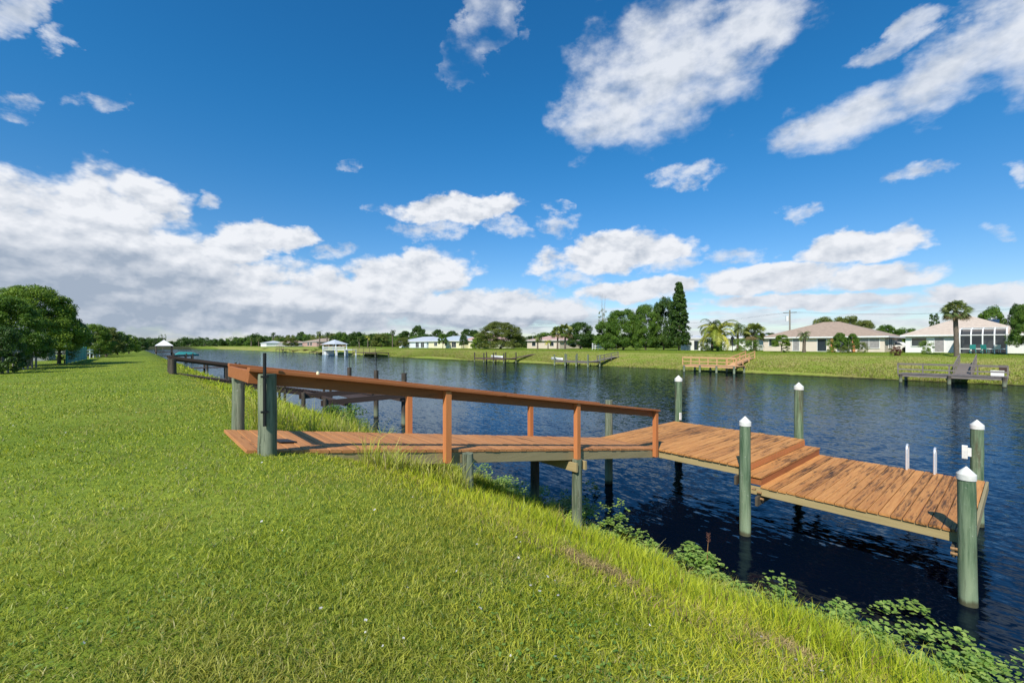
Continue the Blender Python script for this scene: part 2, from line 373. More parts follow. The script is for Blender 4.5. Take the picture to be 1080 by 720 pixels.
water = link(bpy.data.objects.new('canal_water', np_mesh('canal_water', V, np.array([[0, 1, 2, 3]]), wm))); tag(water, kind='structure')

# ---------------------------------------------------------------- grass blades (numpy, real blades)
M['blade'] = leaf_mat('grass blades', .40, rough=.45, spec=.35)
def blades(name, x, y, hgt, wid, lean, cols, bend=.5, z0=None):
    n_ = len(x); a = rng.uniform(0, 2*pi, n_); la = rng.uniform(0, 2*pi, n_)
    z = (zg(x, y) if z0 is None else z0)-.01
    dx, dy = np.cos(a)*wid/2, np.sin(a)*wid/2
    lx, ly = np.cos(la)*lean*hgt, np.sin(la)*lean*hgt
    P = np.zeros((n_, 5, 3))
    P[:, 0] = np.column_stack([x-dx, y-dy, z]); P[:, 1] = np.column_stack([x+dx, y+dy, z])
    P[:, 2] = np.column_stack([x+dx*.8+lx*.35, y+dy*.8+ly*.35, z+hgt*.6]); P[:, 3] = np.column_stack([x-dx*.8+lx*.35, y-dy*.8+ly*.35, z+hgt*.6])
    P[:, 4] = np.column_stack([x+lx, y+ly, z+hgt*np.sqrt(np.clip(1-(lean*bend)**2, .1, 1))])
    i = np.arange(n_)[:, None]*5
    F = np.concatenate([i+[0, 1, 2], i+[0, 2, 3], i+[3, 2, 4]]).astype(np.int32)
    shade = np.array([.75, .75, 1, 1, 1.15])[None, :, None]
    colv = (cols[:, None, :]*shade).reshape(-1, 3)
    return link(bpy.data.objects.new(name, np_mesh(name, P.reshape(-1, 3), F, M['blade'], colv)))
def vnoise(x, y, sc_, seed):
    r = np.random.default_rng(seed).uniform(0, 1, (64, 64)); u, v = x*sc_, y*sc_
    i, j = np.floor(u).astype(int), np.floor(v).astype(int); fu, fv = u-i, v-j; fu = fu*fu*(3-2*fu); fv = fv*fv*(3-2*fv)
    g_ = lambda a, b: r[a % 64, b % 64]
    return (g_(i, j)*(1-fu)+g_(i+1, j)*fu)*(1-fv)+(g_(i, j+1)*(1-fu)+g_(i+1, j+1)*fu)*fv
def polar(n_, r0, r1, a0, a1):
    r = np.exp(rng.uniform(np.log(r0), np.log(r1), n_)); a = rng.uniform(a0, a1, n_)+YAW
    return r*np.sin(a), r*np.cos(a), r
def under_walk(x, y, pad=.0): return (y > 5.42-pad) & (y < 6.95+pad) & (x > .93-pad)
# short lawn
x, y, r = polar(720000, 1.0, 60, radians(-75), radians(75))
k = (x < 3.3) & (x > -14) & ~(bare_strip(x, y) & (rng.random(len(x)) < .8)) & ~((under_walk(x, y)) & (x < 3.6)); x, y, r = x[k], y[k], r[k]
pn = vnoise(x, y, 1.7, 1)*.5+vnoise(x, y, 5.0, 2)*.5; big = vnoise(x, y, .45, 3)
hg = (.023+.027*pn)*(1+np.clip((x-1.4)/1.6, 0, 1)*1.2)*rng.uniform(.6, 1.35, len(x)); hg *= 1+np.clip(r-6, 0, 20)*.012
wd = rng.uniform(.0030, .0056, len(x))*np.clip(r/4.0, 1, 3.6)
g1 = np.array([.15, .225, .012]); g2 = np.array([.58, .60, .060]); straw = np.array([.46, .42, .17]); dk = np.array([.07, .14, .012])
u = np.clip(rng.normal(.5, .36, len(x))+(big-.5)*.6+(pn-.5)*.5, 0, 1)[:, None]; cols = g1*(1-u)+g2*u
m_ = rng.random(len(x)) < (.05+.16*(vnoise(x, y, 2.2, 5) > .62)+.10*(big > .6)); cols[m_] = straw*rng.uniform(.6, 1.1, (m_.sum(), 1))
yl = np.clip((vnoise(x, y, .33, 41)-.52)*3, 0, 1)[:, None]*np.clip((vnoise(x, y, 1.3, 42))*1.4, 0, 1)[:, None]; cols = cols*(1-.55*yl)+np.array([.46, .40, .10])*.55*yl
m_ = rng.random(len(x)) < .13; cols[m_] = dk
rise = np.clip((x-.6)/2.2, 0, 1)[:, None]; cols = cols*(1-rise*.5)+cols*rise*.5*np.array([1.55, 1.3, .9])
o = blades('lawn_grass', x, y, hg, wd, np.abs(rng.normal(.92, .35, len(x))), cols); tag(o, 'short mown green grass on top of the near bank', 'grass', kind='stuff')
# long grass down the bank
x, y, r = polar(210000, 1.2, 70, radians(-60), radians(80))
x2, y2 = rng.uniform(1.8, 6.9, 90000), rng.uniform(-1.5, 22, 90000)
x = np.concatenate([x, x2]); y = np.concatenate([y, y2]); r = np.hypot(x, y)
lim = 6.12+edge_shift(y)
k = (x > 1.9) & (x < lim) & ~(under_walk(x, y, .03) & (x < 3.7)) & (rng.random(len(x)) < np.clip((x-1.6)/1.8, .1, 1)*np.where(x > 5, .75, 1))
x, y, r = x[k], y[k], r[k]
cl = vnoise(x, y, 2.2, 11)
up = np.clip((x-1.9)/2.2, 0, 1)
bare = bare_strip(x, y)
hg = (.06+up*(.06+.20*cl**1.3))*rng.uniform(.5, 1.3, len(x)); hg[bare] *= .28
hg = np.where(under_walk(x, y), np.minimum(hg, np.maximum(.05, 2.40-.15*x-zg(x, y)-.12)), hg)
near_edge = (y > 4.6) & (y <= 5.32) & (x < 3.2) & (x > .9); hg[near_edge] *= 1.15
wd = rng.uniform(.004, .0085, len(x))*np.clip(r/4.5, 1, 5)
a1 = np.array([.26, .36, .016]); a2 = np.array([.62, .64, .045]); u = np.clip(rng.normal(.5, .28, len(x))+(vnoise(x, y, .7, 13)-.5)*.6, 0, 1)[:, None]
cols = a1*(1-u)+a2*u
m_ = (rng.random(len(x)) < .08) | (bare & (rng.random(len(x)) < .7)); cols[m_] = np.array([.34, .22, .11])*rng.uniform(.5, 1.1, (m_.sum(), 1))
m_ = rng.random(len(x)) < .12; cols[m_] = np.array([.06, .13, .02])
lush = (y > 7.1) & (x > 2.2); hg[lush] *= 1.5; wd[lush] *= 1.25
o = blades('bank_grass', x, y, hg, wd, np.abs(rng.normal(.42, .25, len(x))), cols, .7); tag(o, 'long yellow-green grass growing down the near bank', 'grass', kind='stuff')
x, y = rng.uniform(2.2, 3.0, 22000), rng.uniform(.6, 2.7, 22000); k = (bare_strip(x, y) & (rng.random(len(x)) < .75)) | (rng.random(len(x)) < .08); x, y = x[k], y[k]
o = blades('dead_thatch', x, y, rng.uniform(.02, .06, len(x)), rng.uniform(.004, .009, len(x)), rng.uniform(1.0, 2.2, len(x)), np.array([.48, .36, .15])*rng.uniform(.35, 1.3, (len(x), 1)), .4, z0=zg(x, y)+.02); tag(o, 'strip of brown dead thatch along the top edge of the bank', 'thatch', kind='stuff')
# tall tufts leaning over the walkway edge and standing at the waterline
tx, ty, th = [], [], []
for k_ in range(260):
    if k_ < 30: cx_, cy_, H0 = rng.uniform(1.9, 3.9), rng.uniform(4.95, 5.34), rng.uniform(.20, .50)
    elif k_ < 90: cx_, cy_, H0 = rng.uniform(1.3, 5.8), rng.uniform(7.15, 9.6), rng.uniform(.35, .75)
    else: cy_ = rng.uniform(-.5, 12); cx_, H0 = 6.05+float(edge_shift(cy_))+rng.normal(0, .25), rng.uniform(.2, .5)
    m = int(rng.uniform(18, 60)); tx.append(cx_+rng.normal(0, .06, m)); ty.append(cy_+rng.normal(0, .06, m)); th.append(H0*rng.uniform(.5, 1.1, m))
x, y, hg = map(np.concatenate, (tx, ty, th)); k = ~(under_walk(x, y, .02) & (x < 3.9)); x, y, hg = x[k], y[k], hg[k]
u = rng.random(len(x))[:, None]; cols = np.array([.30, .38, .03])*(1-u)+np.array([.66, .64, .12])*u; m_ = rng.random(len(x)) < .15; cols[m_] = [.50, .42, .2]
o = blades('tall_grass', x, y, hg, rng.uniform(.006, .011, len(x)), np.abs(rng.normal(.55, .3, len(x))), cols, .8); tag(o, 'tall loose tufts of yellowish grass beside the walkway and at the waterline', 'grass', kind='stuff')
# grass of the far bank, coarse tufts
n_ = 190000; x = 60.3+rng.random(n_)**1.3*20; y = rng.uniform(-12, 150, n_)
wl = vnoise(x, y, .35, 21); near = np.clip(1-(x-60.3)/6.5, 0, 1)
hg = (.05+.26*near*wl+.05*(x < 68))*rng.uniform(.5, 1.3, n_); wd = rng.uniform(.03, .07, n_)
u = np.clip(rng.normal(.5, .25, n_), 0, 1)[:, None]; cols = np.array([.15, .24, .018])*(1-u)+np.array([.30, .36, .03])*u
m_ = (x < 69) & (rng.random(n_) < .25+.35*(wl > .5)); cols[m_] = np.array([.40, .35, .13])*rng.uniform(.75, 1.1, (m_.sum(), 1))
o = blades('far_bank_grass', x, y, hg, wd, np.abs(rng.normal(.5, .25, n_)), cols); tag(o, 'rough olive and straw grass on the far bank slope', 'grass', kind='stuff')
# floating and creeping water plants along the near waterline: lobed round leaves
def leaf_discs(name, cx, cy, cz, rad, tilt, cols, mat):
    n_ = len(cx); K = 9; ang = np.linspace(0, 2*pi, K, endpoint=False)[None]+rng.uniform(0, 6, n_)[:, None]
    lob = 1-.16*(np.cos(ang*0+np.linspace(0, 2*pi*4, K, endpoint=False)[None]) > 0); lob[:, 0] = .25
    ax = rng.uniform(0, 2*pi, n_)[:, None]; px_ = np.cos(ang)*lob*rad[:, None]; py_ = np.sin(ang)*lob*rad[:, None]
    d = np.cos(ang-ax)*rad[:, None]*lob
    P = np.zeros((n_, K+1, 3)); P[:, 1:, 0] = cx[:, None]+px_*np.cos(tilt)[:, None]; P[:, 1:, 1] = cy[:, None]+py_; P[:, 1:, 2] = cz[:, None]+d*np.sin(tilt)[:, None]+rad[:, None]*.12
    P[:, 0] = np.column_stack([cx, cy, cz])
    i = np.arange(n_)[:, None]*(K+1); F = np.concatenate([i+[0, 1+k_, 1+(k_+1) % K] for k_ in range(K)]).astype(np.int32)
    return link(bpy.data.objects.new(name, np_mesh(name, P.reshape(-1, 3), F, mat, np.repeat(cols, K+1, 0))))
cs = []
for k_ in range(560):
    t = rng.uniform(-2.5, 13) if k_ < 500 else rng.uniform(13, 30); s = 6.10+edge_shift(t)+abs(rng.normal(0, .55))*(.6+.8*float(vnoise(np.array(7.), np.array(t), .9, 33)))
    m = int(rng.uniform(30, 80)); R_ = rng.uniform(.10, .24); d = rng.normal(0, .55, (m, 2)); q_ = np.clip(1-(d**2).sum(1), 0, 1)
    cs.append(np.column_stack([s+d[:, 0]*R_, t+d[:, 1]*R_*1.2, .03+np.sqrt(q_)*R_*1.3*rng.uniform(.4, 1.1, m)]))
P = np.concatenate(cs); P[:, 2] = np.maximum(P[:, 2], .015)
P[:, 2] = np.maximum(P[:, 2], zg(P[:, 0], P[:, 1])+.05)
u = rng.random(len(P))[:, None]
o = leaf_discs('water_plants', P[:, 0], P[:, 1], P[:, 2], rng.uniform(.020, .040, len(P)), np.abs(rng.normal(.25, .2, len(P))), np.array([.17, .31, .05])*(1-u)+np.array([.40, .52, .13])*u, M['blade'])
tag(o, 'clusters of round-leaved water plants along the near waterline', 'water plants', kind='stuff')
# small broad-leaved weeds growing in patches of the lawn
x, y, r = polar(15000, 1.1, 12, radians(-60), radians(65)); k = (x < 3.0) & (x > -6) & (vnoise(x, y, 1.5, 51)+.35*vnoise(x, y, 7, 52)-.5*rng.random(len(x)) > .62) & ~under_walk(x, y, .1); x, y = x[k], y[k]; u = rng.random((len(x), 1))
o = leaf_discs('lawn_weeds', x, y, zg(x, y)+rng.uniform(.012, .035, len(x)), rng.uniform(.004, .010, len(x)), np.abs(rng.normal(.3, .25, len(x))), np.array([.12, .24, .03])*(1-u)+np.array([.30, .42, .10])*u, M['blade']); tag(o, 'patches of small round-leaved weeds in the near lawn', 'weeds', kind='stuff')
# litter of small white flowers in the lawn
n_ = 190; x, y, r = polar(n_, 1.6, 14, radians(-50), radians(60)); k = (x < 3.2) & (x > -3) & ~under_walk(x, y, .1); x, y = x[k], y[k]
z = zg(x, y)+rng.uniform(.025, .05, len(x))
o = leaf_discs('fallen_petals', x, y, z, rng.uniform(.004, .011, len(x)), rng.uniform(0, 1, len(x)), np.tile([.75, .70, .68], (len(x), 1)), M['blade'])
tag(o, 'small pale petals scattered over the near lawn', 'petals', kind='stuff')

# ---------------------------------------------------------------- the wooden dock
dock = empty('wooden_dock', (1.0, 5.4, 2.45), 'orange stained wooden dock with a railed walkway stepping down to a two-level platform', 'dock')
bpy.context.view_layer.update()
DOFF = Vector((1.0, 5.4, 2.45))
def dpart(mb, name, mat, parent=None, label=None):
    o = mb.build(name, mat, None); par = parent or dock
    o.parent = par
    if par is dock: o.location = -DOFF
    if label: o['label'] = label
    return o
T0, T1 = 5.42, 6.95
def dz(s): return 2.62-.15*s
mb = MB(); s = .92
while s < 8.95:
    w = .138; j = random.uniform(-.003, .003); z = dz(s+w/2)-.019+j
    mb.beam((s+w/2, T0-random.uniform(0, .012), z), (s+w/2, T1+random.uniform(0, .012), z+random.uniform(-.003, .003)), w, .038, up=(.148, 0, .989), ch=.004); s += w+.007
dpart(mb, 'walkway_deck', M['ramp'])
for t in (T0+.03, (T0+T1)/2, T1-.03):
    mb = MB()
    for a, b in ((1.05, 3.55), (3.55, 6.2), (6.2, 8.95)):
        mb.beam((a+.002, t, dz(a)-.125), (b-.002, t, dz(b)-.125), .045, .165, ch=.003)
    dpart(mb, 'stringer', M['stringer'])
# platforms
def platform(x0, x1, t0, t1, z, name):
    mb = MB(); t = t0
    n_ = round((t1-t0)/.148); st = (t1-t0)/n_
    for i in range(n_):
        a = t0+i*st; j = random.uniform(-.004, .004)
        mb.beam((x0-random.uniform(0, .014), a+st/2, z-.019+j), (x1+random.uniform(0, .014), a+st/2, z-.019+j+random.uniform(-.004, .004)), st-random.uniform(.007, .016), .038, ch=.004)
    return dpart(mb, name, M['deck'])
UX0, UX1, UT0, UT1, UZ = 8.96, 12.62, 3.55, 7.02, 1.27
LT0, LZ = .50, .95
platform(UX0, UX1, UT0, UT1, UZ, 'upper_deck')
platform(UX0+.02, UX1, LT0, UT0-.30, LZ, 'lower_deck')
mb = MB()
mb.box(UX0+.03, UX1-.01, UT0-.31, UT0-.004, LZ+.004, LZ+.132, ch=.004); 
dpart(mb, 'step_box', M['rail'])
mb = MB()
for i in range(2): mb.box(UX0, UX1+.01, UT0-.32+i*.158, UT0-.32+i*.158+.152, LZ+.135, LZ+.171, ch=.004)
dpart(mb, 'step_tread', M['deck'])
mb = MB(); mb.box(UX0+.02, UX1, UT0-.003, UT0+.033, LZ+.174, UZ-.041, ch=.003); dpart(mb, 'riser', M['post'])
for x_ in (UX0+.06, (UX0+UX1)/2, UX1-.06):
    mb = MB(); mb.box(x_-.022, x_+.022, UT0+.05, UT1-.02, UZ-.20, UZ-.041, ch=.003); dpart(mb, 'beam', M['stringer_y'])
    mb = MB(); mb.box(x_-.022, x_+.022, LT0+.01, UT0-.05, LZ-.19, LZ-.041, ch=.003); dpart(mb, 'beam', M['stringer_y'])
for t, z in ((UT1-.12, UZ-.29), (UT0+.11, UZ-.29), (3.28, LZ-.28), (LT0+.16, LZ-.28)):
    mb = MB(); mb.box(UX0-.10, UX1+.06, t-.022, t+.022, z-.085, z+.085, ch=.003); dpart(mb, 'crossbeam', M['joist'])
mb = MB(); mb.box(UX0+.01, UX1+.02, LT0-.045, LT0-.006, LZ-.17, LZ-.004, ch=.003); dpart(mb, 'end_fascia', M['stringer'])
# railing: near side and far side
RH = .86
def rail(t, s0, s1, side):
    mb = MB()
    cuts = [s0, 4.45 if t < 6 else 3.6, s1]
    for a, b in zip(cuts, cuts[1:]):
        lift = .006 if a == s0 else 0
        mb.beam((a, t, dz(a)+RH+lift), (b-.004, t, dz(b)+RH+lift), .145, .038, ch=.004)
    dpart(mb, 'rail_cap', M['rail'])
    mb = MB(); mb.beam((s0+.01, t+side*.052, dz(s0)+RH-.084), (s1-.03, t+side*.052, dz(s1)+RH-.084), .038, .125, ch=.003); dpart(mb, 'rail_board', M['rail'])
rail(T0-.05, .93, 8.93, 1); rail(T1+.05, .98, 8.85, -1)
mb = MB(); mb.box(.96, 1.0, T0+.05, T1-.05, dz(.9)+RH-.16, dz(.9)+RH-.022, ch=.003); dpart(mb, 'end_board', M['rail'])
for s_ in (3.40, 6.2, 8.84):
    mb = MB(); mb.box(s_-.045, s_+.045, T0-.095, T0-.005, dz(s_)-.18, dz(s_)+RH-.021, ch=.005); dpart(mb, 'post', M['post'])
for s_ in (3.65, 6.55):
    mb = MB(); mb.box(s_-.045, s_+.045, T1+.005, T1+.095, dz(s_)-.18, dz(s_)+RH-.021, ch=.005); dpart(mb, 'post', M['post'])
# piles
def pile(x, y, z1, r, cap=True, mat='pile', dx=0, dy=0, z0=-1.6):
    mb = MB(); n_ = 14; hh = np.linspace(z0, z1, n_); pts = []; rr = []
    for i, h in enumerate(hh):
        f = (h-z0)/(z1-z0); pts.append((x+dx*(1-f)+random.uniform(-.003, .003), y+dy*(1-f)+random.uniform(-.003, .003), h)); rr.append(r*(1.05-.08*f+random.uniform(-.012, .012)))
    mb.tube(pts, rr, 20); o = dpart(mb, 'pile', M[mat])
    if cap:
        mb = MB(); R_ = r*1.06
        mb.tube([(x, y, z1-.07), (x, y, z1+.002)], [R_, R_], 24, caps=False); mb.tube([(x, y, z1+.002), (x, y, z1+.010), (x, y, z1+.075+R_*.35)], [R_, R_*1.0, .006], 24)
        dpart(mb, 'pile_cap', M['cap'], o)
    return o
pile(8.82, .53, 1.80, .098, dx=.0, dy=-.03); pile(8.84, 3.47, 2.14, .098); pile(12.74, 6.95, 2.56, .108); pile(12.76, 3.72, 2.55, .102)
p5 = pile(12.80, .62, 2.0, .100)
pile(9.45, 7.10, dz(8.9)+RH+.02, .10, False, 'pile_old'); pile(6.2, T0-.05, dz(6.2)-.181, .095, False, 'pile_old'); pile(6.75, T1+.12, dz(6.7)-.1, .10, False, 'pile_dark')
pile(3.72, T0-.10, dz(3.6)-.06, .085, False, 'pile_old', z0=.4); pile(3.65, T1+.16, dz(3.6)-.06, .085, False, 'pile_old', z0=.4)
pf = pile(1.10, T0-.10, dz(1.1)+RH-.022, .092, False, 'pile_old', z0=1.6); pile(1.10, T1+.10, dz(1.1)+RH-.16, .078, False, 'pile_old', z0=1.6)
for s_, z in ((6.2, dz(6.2)-.30),):
    mb = MB(); mb.box(s_+.10, s_+.145, T0-.16, T1+.25, z-.08, z+.08, ch=.003); mb.box(s_-.145, s_-.10, T0-.16, T1+.25, z-.08, z+.08, ch=.003); dpart(mb, 'crossbeam', M['stringer_y'])
mb = MB(); mb.tube([(1.05, T0-.215, 2.75), (1.05, T0-.215, 3.52)], .017, 10); dpart(mb, 'black_pipe', M['black'])
for z in (3.27, 2.9): mb = MB(); mb.beam((1.05, T0-.232, z), (1.05, T0-.195, z), .07, .02); dpart(mb, 'pipe_strap', M['black'])
mb = MB(); mb.tube([(1.62, T0-.10, dz(1.62)+RH+.026), (1.62, T0-.10, dz(1.62)+RH+.05), (1.62, T0-.10, dz(1.62)+RH+.062)], [.018, .017, .008], 14); dpart(mb, 'rail_light', M['yellow'])
# knuckle bolts at the piles
for (x_, y_, z_) in ((8.97, 3.28, .82), (9.0, 3.25, .70), (8.76, 3.30, .93), (8.73, .66, .75), (8.73, .66, .68)):
    mb = MB(); mb.tube([(x_, y_-.05, z_), (x_, y_+.02, z_)], [.022, .022], 8); dpart(mb, 'bolt', M['rust'])
# swim ladder: two bent steel rails and rungs going down into the water
lad = None
for t in (1.64, 1.21):
    mb = MB(); pts = [(12.50, t, LZ-.02)]+[(12.50, t, LZ+.42)]+[(12.50+.10-.10*cos(a), t, LZ+.42+.10*sin(a)) for a in np.linspace(.3, pi-.3, 8)]+[(12.70, t, LZ+.42), (12.70, t, -.7)]
    mb.tube(pts, .021, 12); lad = dpart(mb, 'ladder_rail', M['steel'])
for z in (.62, .34, .06, -.22): mb = MB(); mb.tube([(12.70, 1.215, z), (12.70, 1.635, z)], .014, 8); dpart(mb, 'ladder_rung', M['steel'])
mb = MB(); mb.box(12.60, 12.66, .74, .82, 1.33, 1.60, ch=.01); mb.box(12.655, 12.70, .69, .76, 1.38, 1.55, ch=.005); dpart(mb, 'cleat', M['cap'])
mb = MB(); mb.box(12.58, 12.66, 6.80, 6.84, 1.33, 1.55, ch=.01); dpart(mb, 'cleat', M['cap'])
# loose rubber mat on the walkway
mat_o = MB(); mat_o.box(-.10, .10, -.13, .13, 0, .012, ch=.003); o = mat_o.build('rubber_mat', M['black']); o.location = (1.42, 5.98, dz(1.42)+.006); o.rotation_euler = (0, .149, .2)
tag(o, 'small black rubber mat lying on the walkway behind the shore pile', 'mat')
# dead seed stalk standing in the water plants
st = empty('dead_seed_stalk', (7.0, 3.32, 0), 'dry red-brown seed stalk standing among the water plants below the dock', 'plant')
mb = MB(); mb.tube([(0, 0, -.1), (.01, .01, .25), (.03, 0, .5)], [.007, .006, .004], 6); mb.build('stem', M['rust'], st)
mb = MB()
for i in range(26):
    a, h = random.uniform(0, 6.28), .42+i*.006; mb.tube([(.025, 0, h), (.025+.035*cos(a), .035*sin(a), h+.03)], [.006, .002], 4)
mb.build('seed_head', plain('seed head', (.12, .05, .035), .9), st)
# ---------------------------------------------------------------- trees and plants
M['leaf'] = leaf_mat('tree leaves', .28, rough=.45)
M['bark'] = plain('grey brown bark', (.14, .11, .08), .95, .35, 6, bstr=.6, bdist=.03)
M['bark_pale'] = plain('pale bark', (.28, .25, .20), .95, .3, 6, bstr=.6, bdist=.03)
def quads(P, Nn, L, Wd, cols):
    """diamond leaves at P with normals Nn"""
    n_ = len(P); r = rng.normal(size=(n_, 3)); a = np.cross(Nn, r); a /= np.linalg.norm(a, axis=1)[:, None]+1e-9; b_ = np.cross(Nn, a)
    V = np.stack([P-a*L[:, None], P+b_*Wd[:, None], P+a*L[:, None], P-b_*Wd[:, None]], 1).reshape(-1, 3)
    i = np.arange(n_)[:, None]*4+np.array([0, 1, 2, 3])[None]
    return V, i, np.repeat(cols, 4, 0)
def crown_mesh(name, seed, ncl, nlf, leaf, prof, c1, c2, spread=.26, squash=.75, inner=.35, zr=(.03, .95), shell=.55, zf=1.9):
    """a unit crown (radius 1, height 1): leaf clumps placed by the profile prof(z) -> radius"""
    g_ = np.random.default_rng(seed); P, Nn, Cc = [], [], []
    per = nlf//ncl
    for k_ in range(ncl):
        z = g_.uniform(*zr); a = g_.uniform(0, 2*pi); rr = prof(z)*(inner+(1-inner)*g_.random()**.45)
        c = np.array([rr*cos(a), rr*sin(a), z*zf]); R_ = spread*g_.uniform(.6, 1.25)
        d = g_.normal(size=(per, 3)); d /= np.linalg.norm(d, axis=1)[:, None]
        p = c+d*R_*(shell+(1-shell)*g_.random((per, 1)))*np.array([1, 1, squash])
        P.append(p); nn = d*.7+g_.normal(size=(per, 3))*.55+np.array([0, 0, .5]); Nn.append(nn/np.linalg.norm(nn, axis=1)[:, None])
        tone = np.clip(g_.normal(.5, .22)+g_.normal(0, .18, per), 0, 1)[:, None]; Cc.append(np.array(c1)*(1-tone)+np.array(c2)*tone)
    P, Nn, Cc = np.concatenate(P), np.concatenate(Nn), np.concatenate(Cc); n_ = len(P)
    L = leaf*g_.uniform(.6, 1.3, n_); V, F, cc = quads(P, Nn, L, L*g_.uniform(.35, .6, n_), Cc); V[:, 2] /= zf
    return np_mesh(name, V, F, M['leaf'], cc)
dome = lambda z: math.sqrt(max(0, 1-(z*1.15-.22)**2*1.2)) if z > .0 else .5
ball = lambda z: math.sqrt(max(.02, 1-(2*z-1)**2))
spire = lambda z: (1-z**2.0)*.88+.06
GREEN = dict(dark=((.030, .075, .014), (.10, .17, .028)), mid=((.055, .125, .016), (.16, .26, .030)), olive=((.09, .125, .026), (.23, .26, .055)),
             light=((.09, .17, .018), (.25, .35, .040)), red=((.09, .03, .025), (.2, .07, .05)))
CR = {}
def crown(kind, var, tone):
    key = (kind, var, tone)
    if key in CR: return CR[key]
    c1, c2 = GREEN[tone]; sd = abs(hash(kind+str(var)+tone)) if False else sum(map(ord, kind+tone))*7+var
    if kind == 'broad': me = crown_mesh('broad_crown', sd, 90, 20000, .042, dome, c1, c2, .24)
    elif kind == 'big': me = crown_mesh('broad_crown', sd, 210, 62000, .024, dome, c1, c2, .19)
    elif kind == 'sparse': me = crown_mesh('sparse_crown', sd, 22, 2600, .032, ball, c1, c2, .17, inner=.5)
    elif kind == 'spire': me = crown_mesh('conifer_crown', sd, 520, 31000, .075, spire, c1, c2, .17, squash=.8, inner=.1, zf=6.)
    elif kind == 'column': me = crown_mesh('narrow_crown', sd, 60, 5000, .12, lambda z: ball(z)**.6, c1, c2, .4, zf=6.)
    elif kind == 'shrub': me = crown_mesh('shrub_crown', sd, 30, 4500, .05, ball, c1, c2, .33, inner=.2)
    elif kind == 'far': me = crown_mesh('far_crown', sd, 34, 3000, .07, dome, c1, c2, .30, zf=1.3)
    CR[key] = me; return me
TK = {}
def trunk_mesh(lean, seed, kind='broad', pale=False):
    key = (seed, kind, pale)
    if key in TK: return TK[key]
    rr = random.Random(seed); mb = MB()                 # unit height 1 = the crown's base; limbs run up into the crown
    if kind == 'spire' or kind == 'column': mb.tube([(0, 0, -.15), (0, 0, 1), (0, 0, 6)], [.10, .08, .02], 8)
    else:
        mb.tube([(0, 0, -.25), (.02, 0, .0), (.04*lean, .02, .6), (.08*lean, .05, 1.05)], [.16, .13, .10, .09], 9)
        for k_ in range(5):
            a = k_*1.26+rr.random(); b_ = rr.uniform(.5, .9)
            mb.tube([(.06*lean, .03, .75), (.06*lean+b_*.45*cos(a), b_*.45*sin(a), 1.35), (.06*lean+b_*cos(a), b_*sin(a), 2.0+rr.random()*.6)], [.07, .045, .015], 7)
    TK[key] = mb.mesh('trunk', M['bark_pale'] if pale else M['bark']); return TK[key]
def tree(x, y, H_, R_, kind='broad', tone='mid', base=.25, label='', cat='tree', name='tree', group=None, var=0, pale=False, trunk=True, dz_=0.0):
    """x, y ground position; H_ full height; R_ crown radius; base = crown base as a share of the height"""
    z = float(zg(x, y))+dz_; t = empty(name, (x, y, z), label, cat, random.uniform(0, 6.28), group)
    c = link(bpy.data.objects.new('crown', crown(kind, var, tone)), t); c.location = (0, 0, H_*base); c.scale = (R_, R_, H_*(1-base))
    if trunk:
        k_ = link(bpy.data.objects.new('trunk', trunk_mesh(random.choice((-1, 1)), var, kind, pale)), t)
        hb = max(H_*base, .25); k_.scale = (max(R_*.55, .3) if kind not in ('spire', 'column') else H_*.12, max(R_*.55, .3) if kind not in ('spire', 'column') else H_*.12, hb*1.05 if kind not in ('spire', 'column') else H_*.16)
    return t
def ptree(px, top, hw, s, **kw):
    """a tree seen at bearing px on the line x = s whose top reaches photo row `top` and whose crown is 2*hw pixels wide"""
    t = ps(px, s); Y = depth(s, t); z = float(zg(s, t)); zt = HW+(CY-top)/FPX*Y
    return tree(s, t, zt-z, hw*Y/FPX*cos(atan((px-CX)/FPX))**.8, **kw)
# palms
def frond_pts(L, e0, droop, n_=9):
    p = []; x = z = 0.0; e = e0
    for i in range(n_):
        p.append((x, z)); x += L/(n_-1)*cos(e); z += L/(n_-1)*sin(e); e -= droop/(n_-1)*(1+i*.12)
    return p
def feather_crown(name, seed, nfr, L, c1, c2, droop=1.9, lw=.07, low=-.6):
    g_ = random.Random(seed); V, F, Cc = [], [], []
    for k_ in range(nfr):
        a = g_.uniform(0, 2*pi); e0 = low+(1.45-low)*((k_+.5)/nfr)**.8; Lf = L*g_.uniform(.8, 1.1); tone = g_.random(); 
        if k_ < nfr*.2: tone = 1.25
        col = np.array(c1)*(1-tone)+np.array(c2)*tone
        pts = frond_pts(Lf, e0, droop*g_.uniform(.8, 1.2)); ca, sa = cos(a), sin(a)
        C3 = [Vector((x*ca, x*sa, z)) for x, z in pts]; side = Vector((-sa, ca, 0))
        M_ = 26
        for j in range(2, M_):
            f = j/M_*(len(C3)-1); i = min(int(f), len(C3)-2); p = C3[i].lerp(C3[i+1], f-i); d = (C3[i+1]-C3[i]).normalized()
            ll = Lf*.26*math.sin(pi*(j/M_)**.8*.92+.12)
            for sgn in (-1, 1):
                e = p+side*sgn*ll*.80+d*ll*.45+Vector((0, 0, -ll*.35*g_.uniform(.5, 1.5)))
                w = d*lw*.5; b0 = len(V); V += [tuple(p-w), tuple(p+w), tuple(e)]; F.append((b0, b0+1, b0+2)); Cc += [col]*3
        for i in range(len(C3)-1):
            w = side*.025; b0 = len(V); V += [tuple(C3[i]-w), tuple(C3[i]+w), tuple(C3[i+1]+w)]; F.append((b0, b0+1, b0+2)); Cc += [col*1.2]*3
    return np_mesh(name, np.array(V), np.array(F), M['leaf'], np.array(Cc))
